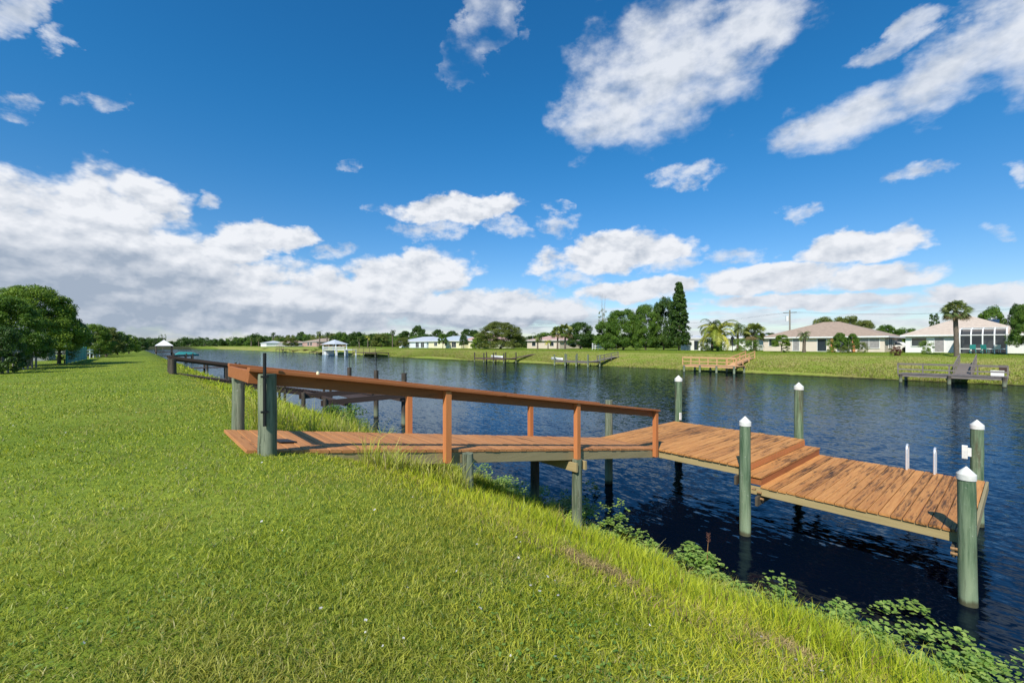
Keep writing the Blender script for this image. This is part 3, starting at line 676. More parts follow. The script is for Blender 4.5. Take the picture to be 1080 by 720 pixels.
def fan_crown(name, seed, nfr, L, c1, c2):
    g_ = random.Random(seed); V, F, Cc = [], [], []
    for k_ in range(nfr):
        a = g_.uniform(0, 2*pi); e = g_.uniform(-.75, 1.35); d = Vector((cos(a)*cos(e), sin(a)*cos(e), sin(e))); tone = g_.random()
        col = (np.array(c1)*(1-tone)+np.array(c2)*tone) if e > -.55 else np.array([.20, .15, .07])
        hub = d*L*g_.uniform(.45, .62); hub.z -= L*.06; side = d.cross(Vector((0, 0, 1))).normalized(); side = (side+side.cross(d)*g_.uniform(-1.3, 1.3)).normalized(); up = side.cross(d)
        for j in range(15):
            b_ = (j-7)/7*1.5; q_ = (d*cos(b_)+side*sin(b_)).normalized(); ll = L*(.5-.12*abs(b_))*g_.uniform(.85, 1.1)
            mid = hub+q_*ll*.55; tip = hub+q_*ll+Vector((0, 0, -ll*.30)); w = q_.cross(up).normalized()*.045*L*.6; b0 = len(V)
            V += [tuple(hub), tuple(mid-w), tuple(tip), tuple(mid+w)]; F.append((b0, b0+1, b0+2, b0+3)); Cc += [col]*4
        w = side*.012*L; b0 = len(V); V += [tuple(-w), tuple(hub-w), tuple(hub+w), tuple(w)]; F.append((b0, b0+1, b0+2, b0+3)); Cc += [col]*4
    return np_mesh(name, np.array(V), np.array(F), M['leaf'], np.array(Cc))
PALM = {'coconut': feather_crown('palm_fronds', 3, 24, 1.0, (.14, .20, .02), (.46, .44, .07), 1.75, .035, -.15), 'queen': feather_crown('palm_fronds', 4, 22, 1.0, (.05, .10, .018), (.16, .20, .04), 2.4, .028),
        'date': feather_crown('palm_fronds', 5, 30, 1.0, (.05, .10, .03), (.17, .21, .06), 1.6, .028, -.2), 'dark': feather_crown('palm_fronds', 6, 20, 1.0, (.03, .07, .015), (.08, .12, .03), 2.4, .03),
        'sabal': fan_crown('palm_fans', 8, 95, 1.0, (.11, .17, .05), (.30, .33, .13)), 'sabal2': fan_crown('palm_fans', 9, 80, 1.0, (.09, .15, .03), (.30, .32, .08))}
def palm(px, crown_py, hw, s, kind, label, cat='palm tree', group=None, tr=.16, name='palm_tree', booted=False):
    t = ps(px, s); Y = depth(s, t); z = float(zg(s, t)); zc = HW+(CY-crown_py)/FPX*Y-z; R_ = hw*Y/FPX*cos(atan((px-CX)/FPX))**.8
    e = empty(name, (s, t, z), label, cat, random.uniform(0, 6.28), group)
    c = link(bpy.data.objects.new('crown', PALM[kind]), e); c.location = (0, 0, zc); c.scale = (R_, R_, R_)
    mb = MB(); hh = np.linspace(-.2, zc, 16); b_ = random.uniform(-.04, .04)
    mb.tube([(b_*h*math.sin(h*.4), 0, h) for h in hh], [tr*(1.25-.35*i/15)*(1.5 if booted and i > 10 else 1)*random.uniform(.95, 1.05) for i in range(16)], 10)
    mb.build('trunk', M['bark'], e); return e

# far bank, right to left
S = 80
ptree(1086, 320, 22, 74, kind='big', tone='mid', base=.16, label='dense rounded green tree at the right end of the screened pool enclosure', var=1)
palm(1009, 327, 18, 70, 'sabal', 'single tall fan palm with round head before the white house with the pool cage', tr=.21)
palm(848, 354, 11, 75, 'date', 'small arching date palm on the lawn before the tan-roofed house', tr=.2)
ptree(977, 359, 7.5, 77, kind='shrub', tone='light', base=0, trunk=False, label='clipped bright green shrub against the white house wall', cat='shrub', name='shrub')
ptree(945, 365, 6.5, 70, kind='shrub', tone='red', base=0, trunk=False, label='low reddish brown bush on the lawn between the two houses', cat='shrub', name='shrub')
ptree(824, 353, 9, 74, kind='broad', tone='light', base=.35, label='small round light green tree on a short stem left of the arching date palm', var=2)
ptree(829, 365, 4, 74.5, kind='shrub', tone='light', base=0, trunk=False, label='tiny green bush beneath the small round tree', cat='shrub', name='shrub')
ptree(886, 351, 8, 77, kind='broad', tone='mid', base=.2, label='leafy small tree at the middle of the tan-roofed house front', var=3)
ptree(899, 352, 8, 77, kind='broad', tone='mid', base=.2, label='leafy small tree right of its twin in front of the tan-roofed house', var=4)
ptree(877, 358, 6, 76, kind='shrub', tone='light', base=0, trunk=False, label='yellow-green shrub beside the orange columns of the tan-roofed house', cat='shrub', name='shrub')
ptree(910, 361, 6, 75, kind='shrub', tone='olive', base=0, trunk=False, label='olive shrub near the screened right corner of the tan-roofed house', cat='shrub', name='shrub')
ptree(893, 365, 7, 74, kind='shrub', tone='olive', base=0, trunk=False, label='low olive flower bed shrub below the two leafy trees', cat='shrub', name='shrub')
for px, top, hw, s, lab, tn in ((868, 334, 15, 112, 'olive tree rising behind the left half of the tan roof', 'olive'), (893, 333, 18, 116, 'olive tree rising behind the ridge of the tan roof', 'olive'), (912, 338, 12, 110, 'thin olive tree behind the right slope of the tan roof', 'olive'),
        (934, 343, 14, 118, 'green tree behind the gap between the two houses', 'mid'), (955, 346, 16, 106, 'low spreading dark green tree above the parked white car', 'mid'), (970, 350, 12, 100, 'dark green tree touching the left eave of the white house', 'mid'), (1046, 324, 17, 118, 'rounded tree rising behind the solar panels', 'mid'), (1074, 321, 12, 118, 'dark tree rising behind the right end of the white house', 'dark'),
        (788, 352, 14, 120, 'dark tree in the background left of the utility pole', 'dark'), (812, 351, 13, 125, 'dark tree in the background just left of the tan roof', 'dark'), (845, 350, 12, 125, 'dark tree behind the left end of the tan roof', 'mid')):
    ptree(px, top, hw, s, kind='broad', tone=tn, base=.15, label=lab, var=int(px) % 5)
ptree(982.5, 330, 3, 118, kind='column', tone='dark', base=.05, label='left one of two narrow dark cypresses behind the white house', name='cypress_tree')
ptree(987.5, 329.5, 3, 118, kind='column', tone='dark', base=.05, label='right one of two narrow dark cypresses behind the white house', name='cypress_tree', var=1)
palm(757, 352, 32, 77, 'coconut', 'yellow-fronded coconut palm with a wide head left of the black lantern post', tr=.2)
palm(751, 344, 21, 79, 'queen', 'taller green palm rising over the yellow-fronded palm', tr=.18)
palm(778, 346, 17, 84, 'queen', 'green palm between the yellow palm and the fan palm', tr=.18)
palm(796, 350, 14, 82, 'sabal2', 'bushy fan palm left of the tan-roofed house', tr=.25)
ptree(744, 356, 8, 77, kind='shrub', tone='light', base=0, trunk=False, label='green shrub under the yellow-fronded palm, beside the white shed', cat='shrub', name='shrub')
ptree(760, 353, 6.5, 76, kind='shrub', tone='mid', base=0, trunk=False, label='dense green shrub right of the yellow palm trunk', cat='shrub', name='shrub')
ptree(782, 357, 8, 77, kind='shrub', tone='light', base=0, trunk=False, label='yellow-green shrub right of the black lantern post', cat='shrub', name='shrub')
ptree(795, 358, 8, 79, kind='shrub', tone='mid', base=0, trunk=False, label='green shrub below the bushy fan palm', cat='shrub', name='shrub')
ptree(716, 295, 12.5, 80, kind='spire', tone='dark', base=.05, label='tall pointed conifer standing above all other trees', name='conifer_tree')
ptree(700, 314, 14, 84, kind='broad', tone='dark', base=.08, label='dark upright tree close against the left side of the tall conifer', var=1)
ptree(681, 321, 16, 81, kind='big', tone='mid', base=.06, label='large dense green tree, second left of the tall conifer', var=2)
ptree(657, 326, 22, 79, kind='big', tone='mid', base=.05, label='broadest dense green tree of the grove left of the conifer', var=3)
ptree(639, 338, 13, 78, kind='broad', tone='mid', base=.08, label='lower green tree at the left end of the dense grove', var=0)
ptree(636, 325, 6, 106, kind='sparse', tone='olive', base=.55, label='thin open tree with sparse crown rising behind the grove', var=0, pale=True)
ptree(612, 340, 16, 92, kind='broad', tone='dark', base=.08, label='dark tree behind the cluster of cabbage palms', var=2)
palm(596, 349, 10, 79, 'sabal2', 'cabbage palm with a pale bare trunk, rightmost of its cluster', tr=.2, group='cabbage palms')
palm(588, 350, 8, 79.5, 'sabal2', 'shaggy cabbage palm with dead skirt, leftmost of its cluster', tr=.2, group='cabbage palms')
palm(567, 355, 10, 77, 'queen', 'low bushy palm alone between the round tree and the cabbage palms', tr=.18)
palm(578, 361, 6, 78, 'coconut', 'small yellowish palm beside the low bushy palm', tr=.12)
ptree(528, 339.5, 25, 79, kind='big', tone='olive', base=.05, label='big round olive tree standing alone on the far lawn', var=4)
ptree(506, 351, 9, 80, kind='broad', tone='light', base=.03, label='small bright tree touching the left of the big round tree', var=1)
ptree(467, 352, 5.5, 78, kind='broad', tone='mid', base=.3, label='little tree in front of the pale blue roof', var=2)
ptree(489, 353, 4.5, 79, kind='broad', tone='dark', base=.25, label='little dark tree in front of the pink tiled roof', var=3)
for px, top, hw, s, lab in ((441, 343.5, 9, 116, 'rounded dark tree rising behind the ridge of the grey-roofed house'), (427, 349, 8, 112, 'dark tree rising left of the grey roof ridge'), (462, 347.5, 8, 120, 'dark tree behind the right end of the grey roof'), (477, 349, 8, 122, 'dark tree behind the pale blue roof'), (492, 347, 8, 124, 'dark tree left of the pink roof chimney'),
        (500, 348, 7, 126, 'dark tree right above the pink roof'), (453, 353, 6, 112, 'low tree between the two pale roofs'), (621, 352, 10, 100, 'dark tree deep in the gap beside the cabbage palms'), (550, 356, 8, 112, 'far tree right behind the big round tree')):
    ptree(px, top, hw, s, kind='broad', tone='dark', base=.1, label=lab, var=int(px) % 5)
palm(414, 350, 6, 80, 'dark', 'dark palm standing left of the grey-roofed house', tr=.2)
palm(379, 357, 5, 76, 'queen', 'short palm behind the brown deck', tr=.2); palm(388, 356, 5, 78, 'coconut', 'short yellowish palm right behind the brown deck', tr=.2)
for px, top, hw, s, tn, lab in ((402, 352, 10, 86, 'olive', 'olive tree left of the dark palm'), (392, 352, 8, 92, 'dark', 'dark tree behind the short palms'), (376, 350, 10, 100, 'dark', 'dark tree rising behind the brown deck'), (360, 350, 8, 104, 'mid', 'tree behind the white boathouse roof'), (424, 356, 8, 80, 'olive', 'low olive tree between the dark palm and the grey-roofed house'),
        (352, 354, 6, 84, 'dark', 'small dark tree left of the white boathouse roof'), (341, 364, 5, 66, 'light', 'bright bush on the bank left of the white boathouse'), (307, 356, 8, 84, 'olive', 'olive tree left of the pink distant house'), (318, 350, 6, 120, 'dark', 'tall dark pine-like tree behind the pink distant house'), (297, 357, 7, 88, 'mid', 'green tree right of the lone dark palm')):
    ptree(px, top, hw, s, kind='broad', tone=tn, base=.1, label=lab, var=int(px) % 5)
palm(337, 351, 6, 84, 'queen', 'left palm of the pair beside the pink distant house', tr=.3, group='paired palms'); palm(345, 352, 5.5, 84, 'dark', 'right palm of the pair beside the pink distant house', tr=.3, group='paired palms')
palm(288, 352, 5, 84, 'dark', 'lone dark palm leaning over the distant far bank', tr=.35)
palm(265, 357, 5, 80, 'queen', 'left palm of the distant pair along the far bank', tr=.4); palm(273, 357, 5, 80, 'queen', 'right palm of the distant pair along the far bank', tr=.4)
# far treeline closing the canal and behind the far bank houses
rr = random.Random(5)
for i in range(34):
    px = 150+i*4.4+rr.uniform(-1.5, 1.5); Yd = rr.uniform(470, 640); X = (px-CX)/FPX*Yd
    x = X*cos(YAW)+Yd*sin(YAW); y = -X*sin(YAW)+Yd*cos(YAW); zt = HW+(CY-rr.uniform(355.5, 360.5))/FPX*Yd
    tree(x, y, zt-float(zg(x, y)), rr.uniform(4, 7)/FPX*Yd*1.1, kind='far', tone=rr.choice(('dark', 'dark', 'mid')), base=.03, var=i % 4, trunk=False, label='small dark tree in the distant treeline that closes the canal', group='distant treeline')
for i in range(46):
    px = 400+i*15+rr.uniform(-5, 5); s = rr.uniform(112, 150)
    ptree(px, rr.uniform(351, 356.5), rr.uniform(14, 22), s, kind='far', tone=rr.choice(('dark', 'mid')), base=.03, var=i % 4, trunk=False, label='background tree in the low green line behind the far bank houses', group='background trees behind the houses')
for i in range(44):
    px = 258+i*6.2+rr.uniform(-2, 2); ptree(px, rr.uniform(351.5, 357), rr.uniform(7, 12), rr.uniform(98, 135), kind='far', tone=rr.choice(('dark', 'mid', 'olive')), base=.03, var=i % 4, trunk=False, label='small tree in the distant left stretch of the far bank', group='distant far bank trees')
# left boundary trees on the near side
def ltree(px, top, hw, Yd, **kw):
    X = (px-CX)/FPX*Yd; x = X*cos(YAW)+Yd*sin(YAW); y = -X*sin(YAW)+Yd*cos(YAW); z = float(zg(x, y))
    return tree(x, y, HW+(CY-top)/FPX*Yd-z, hw*Yd/FPX, **kw)
ltree(4, 312, 36, 22, kind='big', tone='mid', base=.16, label='nearest dark mango tree cut by the left edge', var=1)
ltree(30, 301, 42, 26, kind='big', tone='light', base=.20, label='tallest dense mango tree at the left', var=2)
ltree(62, 327, 24, 28.5, kind='big', tone='mid', base=.30, label='rounded mango tree on a short trunk beside the teal fence', var=3)
ltree(2, 345, 20, 19, kind='broad', tone='dark', base=.05, label='low dark shrubby tree at the foot of the nearest mango tree', var=0)
ltree(68, 366, 10, 29, kind='shrub', tone='olive', base=.2, label='small yellow-leaved bush under the rounded mango tree', cat='shrub', name='shrub')
ltree(97, 341, 18, 44, kind='big', tone='light', base=.10, label='first light green tree past the teal fence', var=0)
ltree(112, 345, 15, 48, kind='broad', tone='olive', base=.10, label='olive tree, second past the teal fence', var=1)
ltree(124, 350, 12, 55, kind='broad', tone='mid', base=.10, label='green tree above the grey fence end', var=2)
ltree(136, 353, 10, 63, kind='broad', tone='light', base=.10, label='last light green tree of the left boundary row', var=3)
ltree(147, 356, 8, 90, kind='broad', tone='dark', base=.05, label='dark tree where the left row meets the distant treeline', var=4)
ltree(172, 352, 4.5, 330, kind='sparse', tone='mid', base=.4, label='open-crowned tree rising just behind the white boathouse roof on the near side', var=1)

for (x_, y_, h_, r_, tn, lab) in ((5.3, 15.2, 1.1, .8, 'mid', 'dark leafy bush on the bank under the brown neighbouring dock'), (4.6, 12.6, .8, .6, 'light', 'low bright bush in the long grass behind the orange walkway'), (5.9, 17.3, .9, .7, 'olive', 'olive bush at the waterline between the two docks')):
    tree(x_, y_, h_, r_, kind='shrub', tone=tn, base=0, trunk=False, label=lab, cat='shrub', name='shrub', dz_=-.1)
for px, top, hw, tn, lab in ((300, 368, 5, 'olive', 'olive thicket on the distant bank left of the reddish thicket'), (312, 368.5, 6, 'red', 'reddish thicket on the distant far bank'), (323, 368, 6, 'red', 'right part of the reddish thicket beside an olive bush'), (332, 367.5, 5, 'light', 'light bush on the distant bank beside the reddish thicket'), (280, 367, 5, 'olive', 'low olive bush on the distant bank below the white distant house')):
    ptree(px, top, hw, 63, kind='shrub', tone=tn, base=0, trunk=False, label=lab, cat='shrub', name='shrub')
# ---------------------------------------------------------------- houses
M['roof_tan'] = plain('tan shingle roof', (.36, .265, .195), .9, .15, 2.5); M['roof_cream'] = plain('cream tile roof', (.52, .42, .33), .85, .12, 2.5)
M['roof_grey'] = plain('pale grey metal roof', (.50, .52, .54), .5, .08, 1.5); M['roof_blue'] = plain('pale blue roof', (.44, .49, .52), .6, .08, 1.5); M['roof_pink'] = plain('pink tile roof', (.50, .32, .27), .85, .12, 2)
M['wall_cream'] = plain('cream stucco', (.66, .56, .46), .9, .05, 1); M['wall_white'] = plain('white stucco', (.76, .75, .71), .9, .04, 1); M['wall_yellow'] = plain('pale yellow stucco', (.74, .68, .45), .9, .05, 1)
M['wall_blue'] = plain('pale blue stucco', (.68, .71, .72), .9, .05, 1); M['wall_grey'] = plain('grey shed wall', (.38, .37, .36), .9, .1, 2); M['orange'] = plain('orange column', (.55, .22, .09), .8, .1, 2)
M['glass'] = plain('dark window glass', (.03, .04, .05), .08, .2, .5, spec=.8); M['screen_dark'] = plain('dark screen infill', (.06, .065, .07), .6, .3, 1)
M['shutter'] = plain('grey slatted blind', (.30, .28, .27), .8, .2, 3)
m, n = newmat('insect screen'); b = n.n('ShaderNodeBsdfDiffuse', i_Color=(.05, .055, .06, 1)); t_ = n.n('ShaderNodeBsdfTransparent')
mx = n.n('ShaderNodeMixShader', i_0=.80, i_1=t_.outputs[0], i_2=b.outputs[0]); n.n('ShaderNodeOutputMaterial', i_Surface=mx.outputs[0]); M['screen'] = m
def house(x0, x1, y0, y1, z0, he, hr, wall, roof, label, name='house', openings=(), over=.5, gable=False, cat='house', end_openings=()):
    """plan x0..x1 by y0..y1, floor at z0, eaves he, ridge hr above the floor; openings on the canal front: (y, width, sill, head, kind)"""
    e = empty(name, ((x0+x1)/2, (y0+y1)/2, z0), label, cat); cx, cy = (x0+x1)/2, (y0+y1)/2; hx, hy = (x1-x0)/2, (y1-y0)/2
    mb = MB(); mb.box(-hx, hx, -hy, hy, -.6, he); mb.build('wall', M[wall], e)
    ox, oy = hx+over, hy+over; k = min(ox, oy)
    mb = MB(); h0 = he+.004
    if oy >= ox: r0, r1 = (0, -(oy-(0 if gable else ox)), 0), (0, oy-(0 if gable else ox), 0)
    else: r0, r1 = (-(ox-oy), 0, 0), (ox-oy, 0, 0)
    e_ = he+.18; v = [(-ox, -oy, e_), (ox, -oy, e_), (ox, oy, e_), (-ox, oy, e_), (r0[0], r0[1], hr), (r1[0], r1[1], hr), (-ox, -oy, h0), (ox, -oy, h0), (ox, oy, h0), (-ox, oy, h0)]
    if oy >= ox: f = [(0, 1, 4), (1, 2, 5, 4), (2, 3, 5), (3, 0, 4, 5)]
    else: f = [(0, 1, 5, 4), (1, 2, 5), (2, 3, 4, 5), (3, 0, 4)]
    mb.add(v, f+[(6, 7, 1, 0), (7, 8, 2, 1), (8, 9, 3, 2), (9, 6, 0, 3), (9, 8, 7, 6)]); rf = mb.build('roof', M[roof], e)
    mb = MB()                                              # fascia boards round the eaves
    for a, b_ in (((-ox, -oy), (-ox, oy)), ((-ox, -oy), (ox, -oy)), ((ox, -oy), (ox, oy)), ((-ox, oy), (ox, oy))): mb.beam((a[0], a[1], e_-.09), (b_[0], b_[1], e_-.09), .06, .20)
    mb.build('fascia', M['white'], rf)
    for (yy, w, z_a, z_b, kind) in openings: opening(e, -hx, yy-cy, w, z_a, z_b, kind)
    for (xx, w, z_a, z_b, kind) in end_openings: opening(e, xx-cx, -hy, w, z_a, z_b, kind, end=True)
    return e
def opening(e, fx, fy, w, za, zb, kind, end=False):
    def bx(mb, a0, a1, d0, d1, z0_, z1_):
        if end: mb.box(fx+a0, fx+a1, fy-d1, fy-d0, z0_, z1_)
        else: mb.box(fx-d1, fx-d0, fy+a0, fy+a1, z0_, z1_)
    if kind == 'column': mb = MB(); bx(mb, -w/2, w/2, .02, .32, za, zb); mb.build('column', M['orange'], e); return
    mb = MB(); bx(mb, -w/2, w/2, .003, .03, za, zb); g_ = mb.build('door' if kind == 'door' else 'window', M[{'door': 'glass', 'window': 'glass', 'shade': 'screen_dark', 'blind': 'shutter'}[kind]], e)
    mb = MB(); t_ = .07
    bx(mb, -w/2-t_, -w/2, .002, .07, za-t_, zb+t_); bx(mb, w/2, w/2+t_, .002, .07, za-t_, zb+t_); bx(mb, -w/2+.001, w/2-.001, .002, .07, zb, zb+t_); bx(mb, -w/2+.001, w/2-.001, .002, .09, za-t_, za)
    if w > 1.2:
        nb = int(w/.95)
        for i in range(1, nb): bx(mb, -w/2+w*i/nb-.025, -w/2+w*i/nb+.025, .031, .06, za+.001, zb-.001)
    mb.build('frame', M['white'], g_)
ZF = 2.62
# tan-roofed house
ya, yb = ps(933, 83), ps(805, 83)
h1 = house(83, 97, ya, yb, ZF, 2.15, 4.95, 'wall_cream', 'roof_tan', 'long cream house under a broad tan hipped roof behind the arching date palm',
      openings=[(yb-1.6, 1.3, .9, 2.0, 'window'), (yb-5.0, .9, .1, 2.1, 'blind'), (yb-8.6, 1.2, .05, 2.0, 'window'), (yb-10.0, .35, 0, 2.15, 'column'), (yb-11.4, 1.6, .05, 2.0, 'shade'), (yb-12.7, .35, 0, 2.15, 'column'), (ya+2.4, 3.6, .55, 2.0, 'blind')], end_openings=[(87, 2.6, .6, 2.0, 'blind')])
# white house with the pool cage
ya, yb = ps(1075, 82), ps(955, 82)
h2 = house(82, 98, ya-1, yb, ZF, 2.2, 5.15, 'wall_white', 'roof_cream', 'white house with cream roof and solar panels behind the tall fan palm',
      openings=[(yb-1.4, 1.5, .9, 2.0, 'window'), (yb-3.4, .9, .1, 2.0, 'blind'), (yb-6.6, 1.7, 1.1, 2.0, 'window')])
yc0, yc1 = ps(1062, 79.0), ps(1013, 79.0)
def local(e, p): return Vector(p)-Vector(e.location)
Zr = lambda x: 2.38+(x-81.5)*(5.15-2.38)/8.5                       # height of the canal-side roof slope above the floor
for i, (pxa, pxb, xa, xb) in enumerate(((1029, 1041, 85.6, 87.4), (1042, 1054, 85.6, 87.4), (1022, 1053, 83.2, 84.6))):
    q0_, q1_ = ps(pxb, (xa+xb)/2), ps(pxa, (xa+xb)/2); mb = MB()
    c0, c1 = Vector(((xa), (q0_+q1_)/2, ZF+Zr(xa)+.10)), Vector((xb, (q0_+q1_)/2, ZF+Zr(xb)+.10)); mb.beam(local(h2, c0), local(h2, c1), abs(q1_-q0_), .06); mb.build('solar_panel', M['screen_dark'] if i == 2 else M['glass'], h2)
cg = empty('pool_cage', (80.0, (yc0+yc1)/2, ZF), 'white framed screened pool enclosure in front of the white house', 'pool enclosure')
L = (yc1-yc0)/2; X0, X1 = -2.0, 1.95; fr = MB(); nb = 4
for i in range(nb+1):
    y_ = -L+2*L*i/nb
    for p0, p1 in (((X0, y_, -.1), (X0, y_, 2.22)), ((X0, y_, 2.22), (X0+.9, y_, 3.0)), ((X0+.9, y_, 3.0), (X1, y_, 3.2))):
        mb = MB(); mb.beam(p0, p1, .09, .12, up=(0, 1, 0)); mb.build('frame_post', M['white'], cg)
for (x_, z_) in ((X0, 2.22), (X0+.9, 3.0), (X0, .55), (X1-.06, 3.2)):
    mb = MB(); mb.beam((x_, -L, z_), (x_, L, z_), .10, .10); mb.build('frame_beam', M['white'], cg)
for nm, q4 in (('front', [(X0, -L, 0), (X0, L, 0), (X0, L, 2.22), (X0, -L, 2.22)]), ('slope', [(X0, -L, 2.22), (X0, L, 2.22), (X0+.9, L, 3.0), (X0+.9, -L, 3.0)]), ('top', [(X0+.9, -L, 3.0), (X0+.9, L, 3.0), (X1, L, 3.2), (X1, -L, 3.2)]), ('side', [(X0, L, 0), (X1, L, 0), (X1, L, 3.2), (X0+.9, L, 3.0), (X0, L, 2.22)]), ('side', [(X0, -L, 0), (X1, -L, 0), (X1, -L, 3.2), (X0+.9, -L, 3.0), (X0, -L, 2.22)])):
    mb = MB(); mb.add(q4, [tuple(range(len(q4)))]); mb.build('screen_panel', M['screen'], cg)
mb = MB(); mb.box(X0+.1, X1-.1, -L+.1, L-.1, -.3, .10); mb.build('patio_slab', M['wall_white'], cg)
# patio chairs inside / before the cage
def garden_chair(x, y, rz, mat, label):
    e = empty('garden_chair', (x, y, ZF+.1), label, 'chair', rz, 'garden chairs by the pool cage')
    mb = MB(); mb.box(-.25, .25, -.25, .25, .40, .44, ch=.01); mb.build('seat', M[mat], e)
    mb = MB(); mb.beam((0, .25, .44), (0, .38, .95), .5, .04, up=(0, 1, 0)); mb.build('backrest', M[mat], e)
    for a in (-1, 1):
        for b_ in (-1, 1): mb = MB(); mb.tube([(a*.22, b_*.22, .40), (a*.26, b_*.27, 0)], .02, 6); mb.build('leg', M[mat], e)
M['teal'] = plain('teal cloth', (.03, .28, .26), .8, .15, 2)
yy = ps(1026, 77.4)
garden_chair(77.5, yy, 1.6, 'teal', 'teal garden chair just left of the pool cage middle'); garden_chair(77.6, yy-1.0, 1.2, 'teal', 'teal garden chair, the right one of the pair'); garden_chair(77.4, ps(1051, 77.4), 1.9, 'white', 'white garden chair by the right end of the pool cage')
# sheds and houses along the far bank
ya, yb = ps(739, 84), ps(718, 84)
house(84, 89, ya, yb, ZF, 2.2, 3.0, 'wall_white', 'roof_grey', 'plain white shed between the tall conifer and the yellow palm', 'garden_shed', over=.15, gable=True, cat='shed', openings=[((ya+yb)/2-1.2, .9, .05, 1.9, 'door')])
ya, yb = ps(800, 90), ps(762, 90)
house(90, 99, ya, yb, ZF, 2.3, 4.0, 'wall_white', 'roof_grey', 'white grey-roofed house hidden behind the palms and the black lantern post', openings=[(yb-2, 1.2, .9, 1.95, 'window'), (yb-5, 1.2, .9, 1.95, 'window')])
ya, yb = ps(590, 92), ps(556, 92)
house(92, 102, ya, yb, ZF, 2.3, 3.9, 'wall_cream', 'roof_pink', 'low house with pinkish roof hidden behind the low bushy palm', openings=[(ya+3, 1.6, .8, 1.95, 'window'), (yb-3, 1.6, .8, 1.95, 'window')])
ya, yb = ps(450, 82), ps(421, 82)
house(82, 96, ya, yb, ZF, 2.3, 4.4, 'wall_blue', 'roof_grey', 'leftmost pale blue house of the row with a pale grey hipped roof', openings=[(ya+3, 2.4, .2, 2.05, 'window'), (ya+7, 2.4, .2, 2.05, 'shade'), (yb-4, 1.6, .9, 1.95, 'window')])
ya, yb = ps(486, 81), ps(452, 81)
house(81, 94, ya, yb, ZF, 2.3, 4.3, 'wall_yellow', 'roof_blue', 'pale yellow house with pale blue roof behind the little tree', openings=[(yb-5, 2.0, .8, 2.0, 'window'), (ya+4, 2.6, .3, 2.05, 'window'), (ya+9, 1.4, .8, 2.0, 'window')])
ya, yb = ps(512, 84), ps(487, 84)
house(84, 96, ya, yb, ZF, 2.35, 5.0, 'wall_yellow', 'roof_pink', 'pale yellow house with pink tiled roof left of the big round tree', openings=[(yb-3, 2.0, .8, 2.0, 'window'), (ya+4, 4.0, .2, 2.05, 'shade')])
ya, yb = ps(334, 92), ps(319, 92)
house(92, 112, ya, yb, ZF, 3.3, 5.8, 'roof_pink', 'roof_tan', 'distant pink house beside the pair of palms', openings=[(ya+12, 4, .8, 3, 'window'), (yb-14, 4, .8, 3, 'window')])
ya, yb = ps(303, 84), ps(291, 84)
house(84, 99, ya, yb, ZF, 2.6, 4.6, 'wall_grey', 'roof_tan', 'distant grey house left of the pink distant house')
ya, yb = ps(281, 76), ps(275, 76)
house(76, 90, ya, yb, ZF, 2.6, 4.4, 'wall_white', 'roof_grey', 'most distant white house right of the distant palm pair')
ya, yb = ps(197, 70), ps(190, 70)
# white picket-like garden fence before the grove
e = empty('garden_fence', (78.6, ps(637, 78.6), ZF), 'white rail fence at the foot of the dense grove', 'fence')
L = ps(625, 78.6)-ps(650, 78.6)
for i in range(9):
    mb = MB(); mb.box(-.05, .05, -L/2+L*i/8-.05, -L/2+L*i/8+.05, -.1, 1.5, ch=.01); mb.build('fence_post', M['white'], e)
for z in (.35, .75, 1.15): mb = MB(); mb.box(-.08, -.052, -L/2, L/2, z, z+.12); mb.build('fence_rail', M['white'], e)
# utility pole with transformer, lantern post, aerial
t = ps(833, 125); e = empty('utility_pole', (125, t, 2.6), 'tall utility pole with a pale transformer rising behind the tan roof', 'utility pole')
zt = zat(327, 125, t)-2.6; mb = MB(); mb.tube([(0, 0, -.5), (0, 0, zt)], [.22, .16], 10); mb.build('pole', M['bark_pale'], e)
mb = MB(); mb.tube([(-.1, .55, zt*.72), (-.1, .55, zt*.72+1.3)], [.38, .38], 12); mb.build('transformer', M['white'], e)
mb = MB(); mb.beam((0, -1.5, zt-.6), (0, 1.5, zt-.6), .12, .14); mb.build('crossarm', M['bark'], e)
for k_, dzz in ((-1.2, 0), (0, .1), (1.2, 0)):
    mb = MB(); mb.tube([(0, k_+yy_, zt-.5-2.6*(1-abs(yy_)/50) if False else zt-.5+dzz-1.8*math.sin(pi*min(1, abs(yy_)/55))) for yy_ in np.linspace(-110, 110, 60)], .009, 5); mb.build('power_line', M['black'], e)
t = ps(772.5, 74); e = empty('lantern_post', (74, t, ZF-.1), 'black lantern post at the top of the orange dock ramp', 'lamp post')
mb = MB(); mb.tube([(0, 0, -.2), (0, 0, 1.9)], .05, 8); mb.build('post', M['black'], e)
mb = MB(); mb.tube([(0, 0, 1.9), (0, 0, 2.0), (0, 0, 2.35), (0, 0, 2.55)], [.08, .20, .26, .03], 6, smooth=False); mb.build('lantern', M['black'], e)
t = ps(562, 97); e = empty('roof_aerial', (97, t, ZF), 'thin aerial mast behind the low pinkish roof', 'aerial'); zt = zat(345, 97, t)-ZF
mb = MB(); mb.tube([(0, 0, 0), (0, 0, zt)], .05, 6); mb.build('mast', M['steel'], e); mb = MB(); mb.tube([(0, -.6, zt-.3), (0, .6, zt-.3)], .03, 6); mb.build('antenna_bar', M['steel'], e)
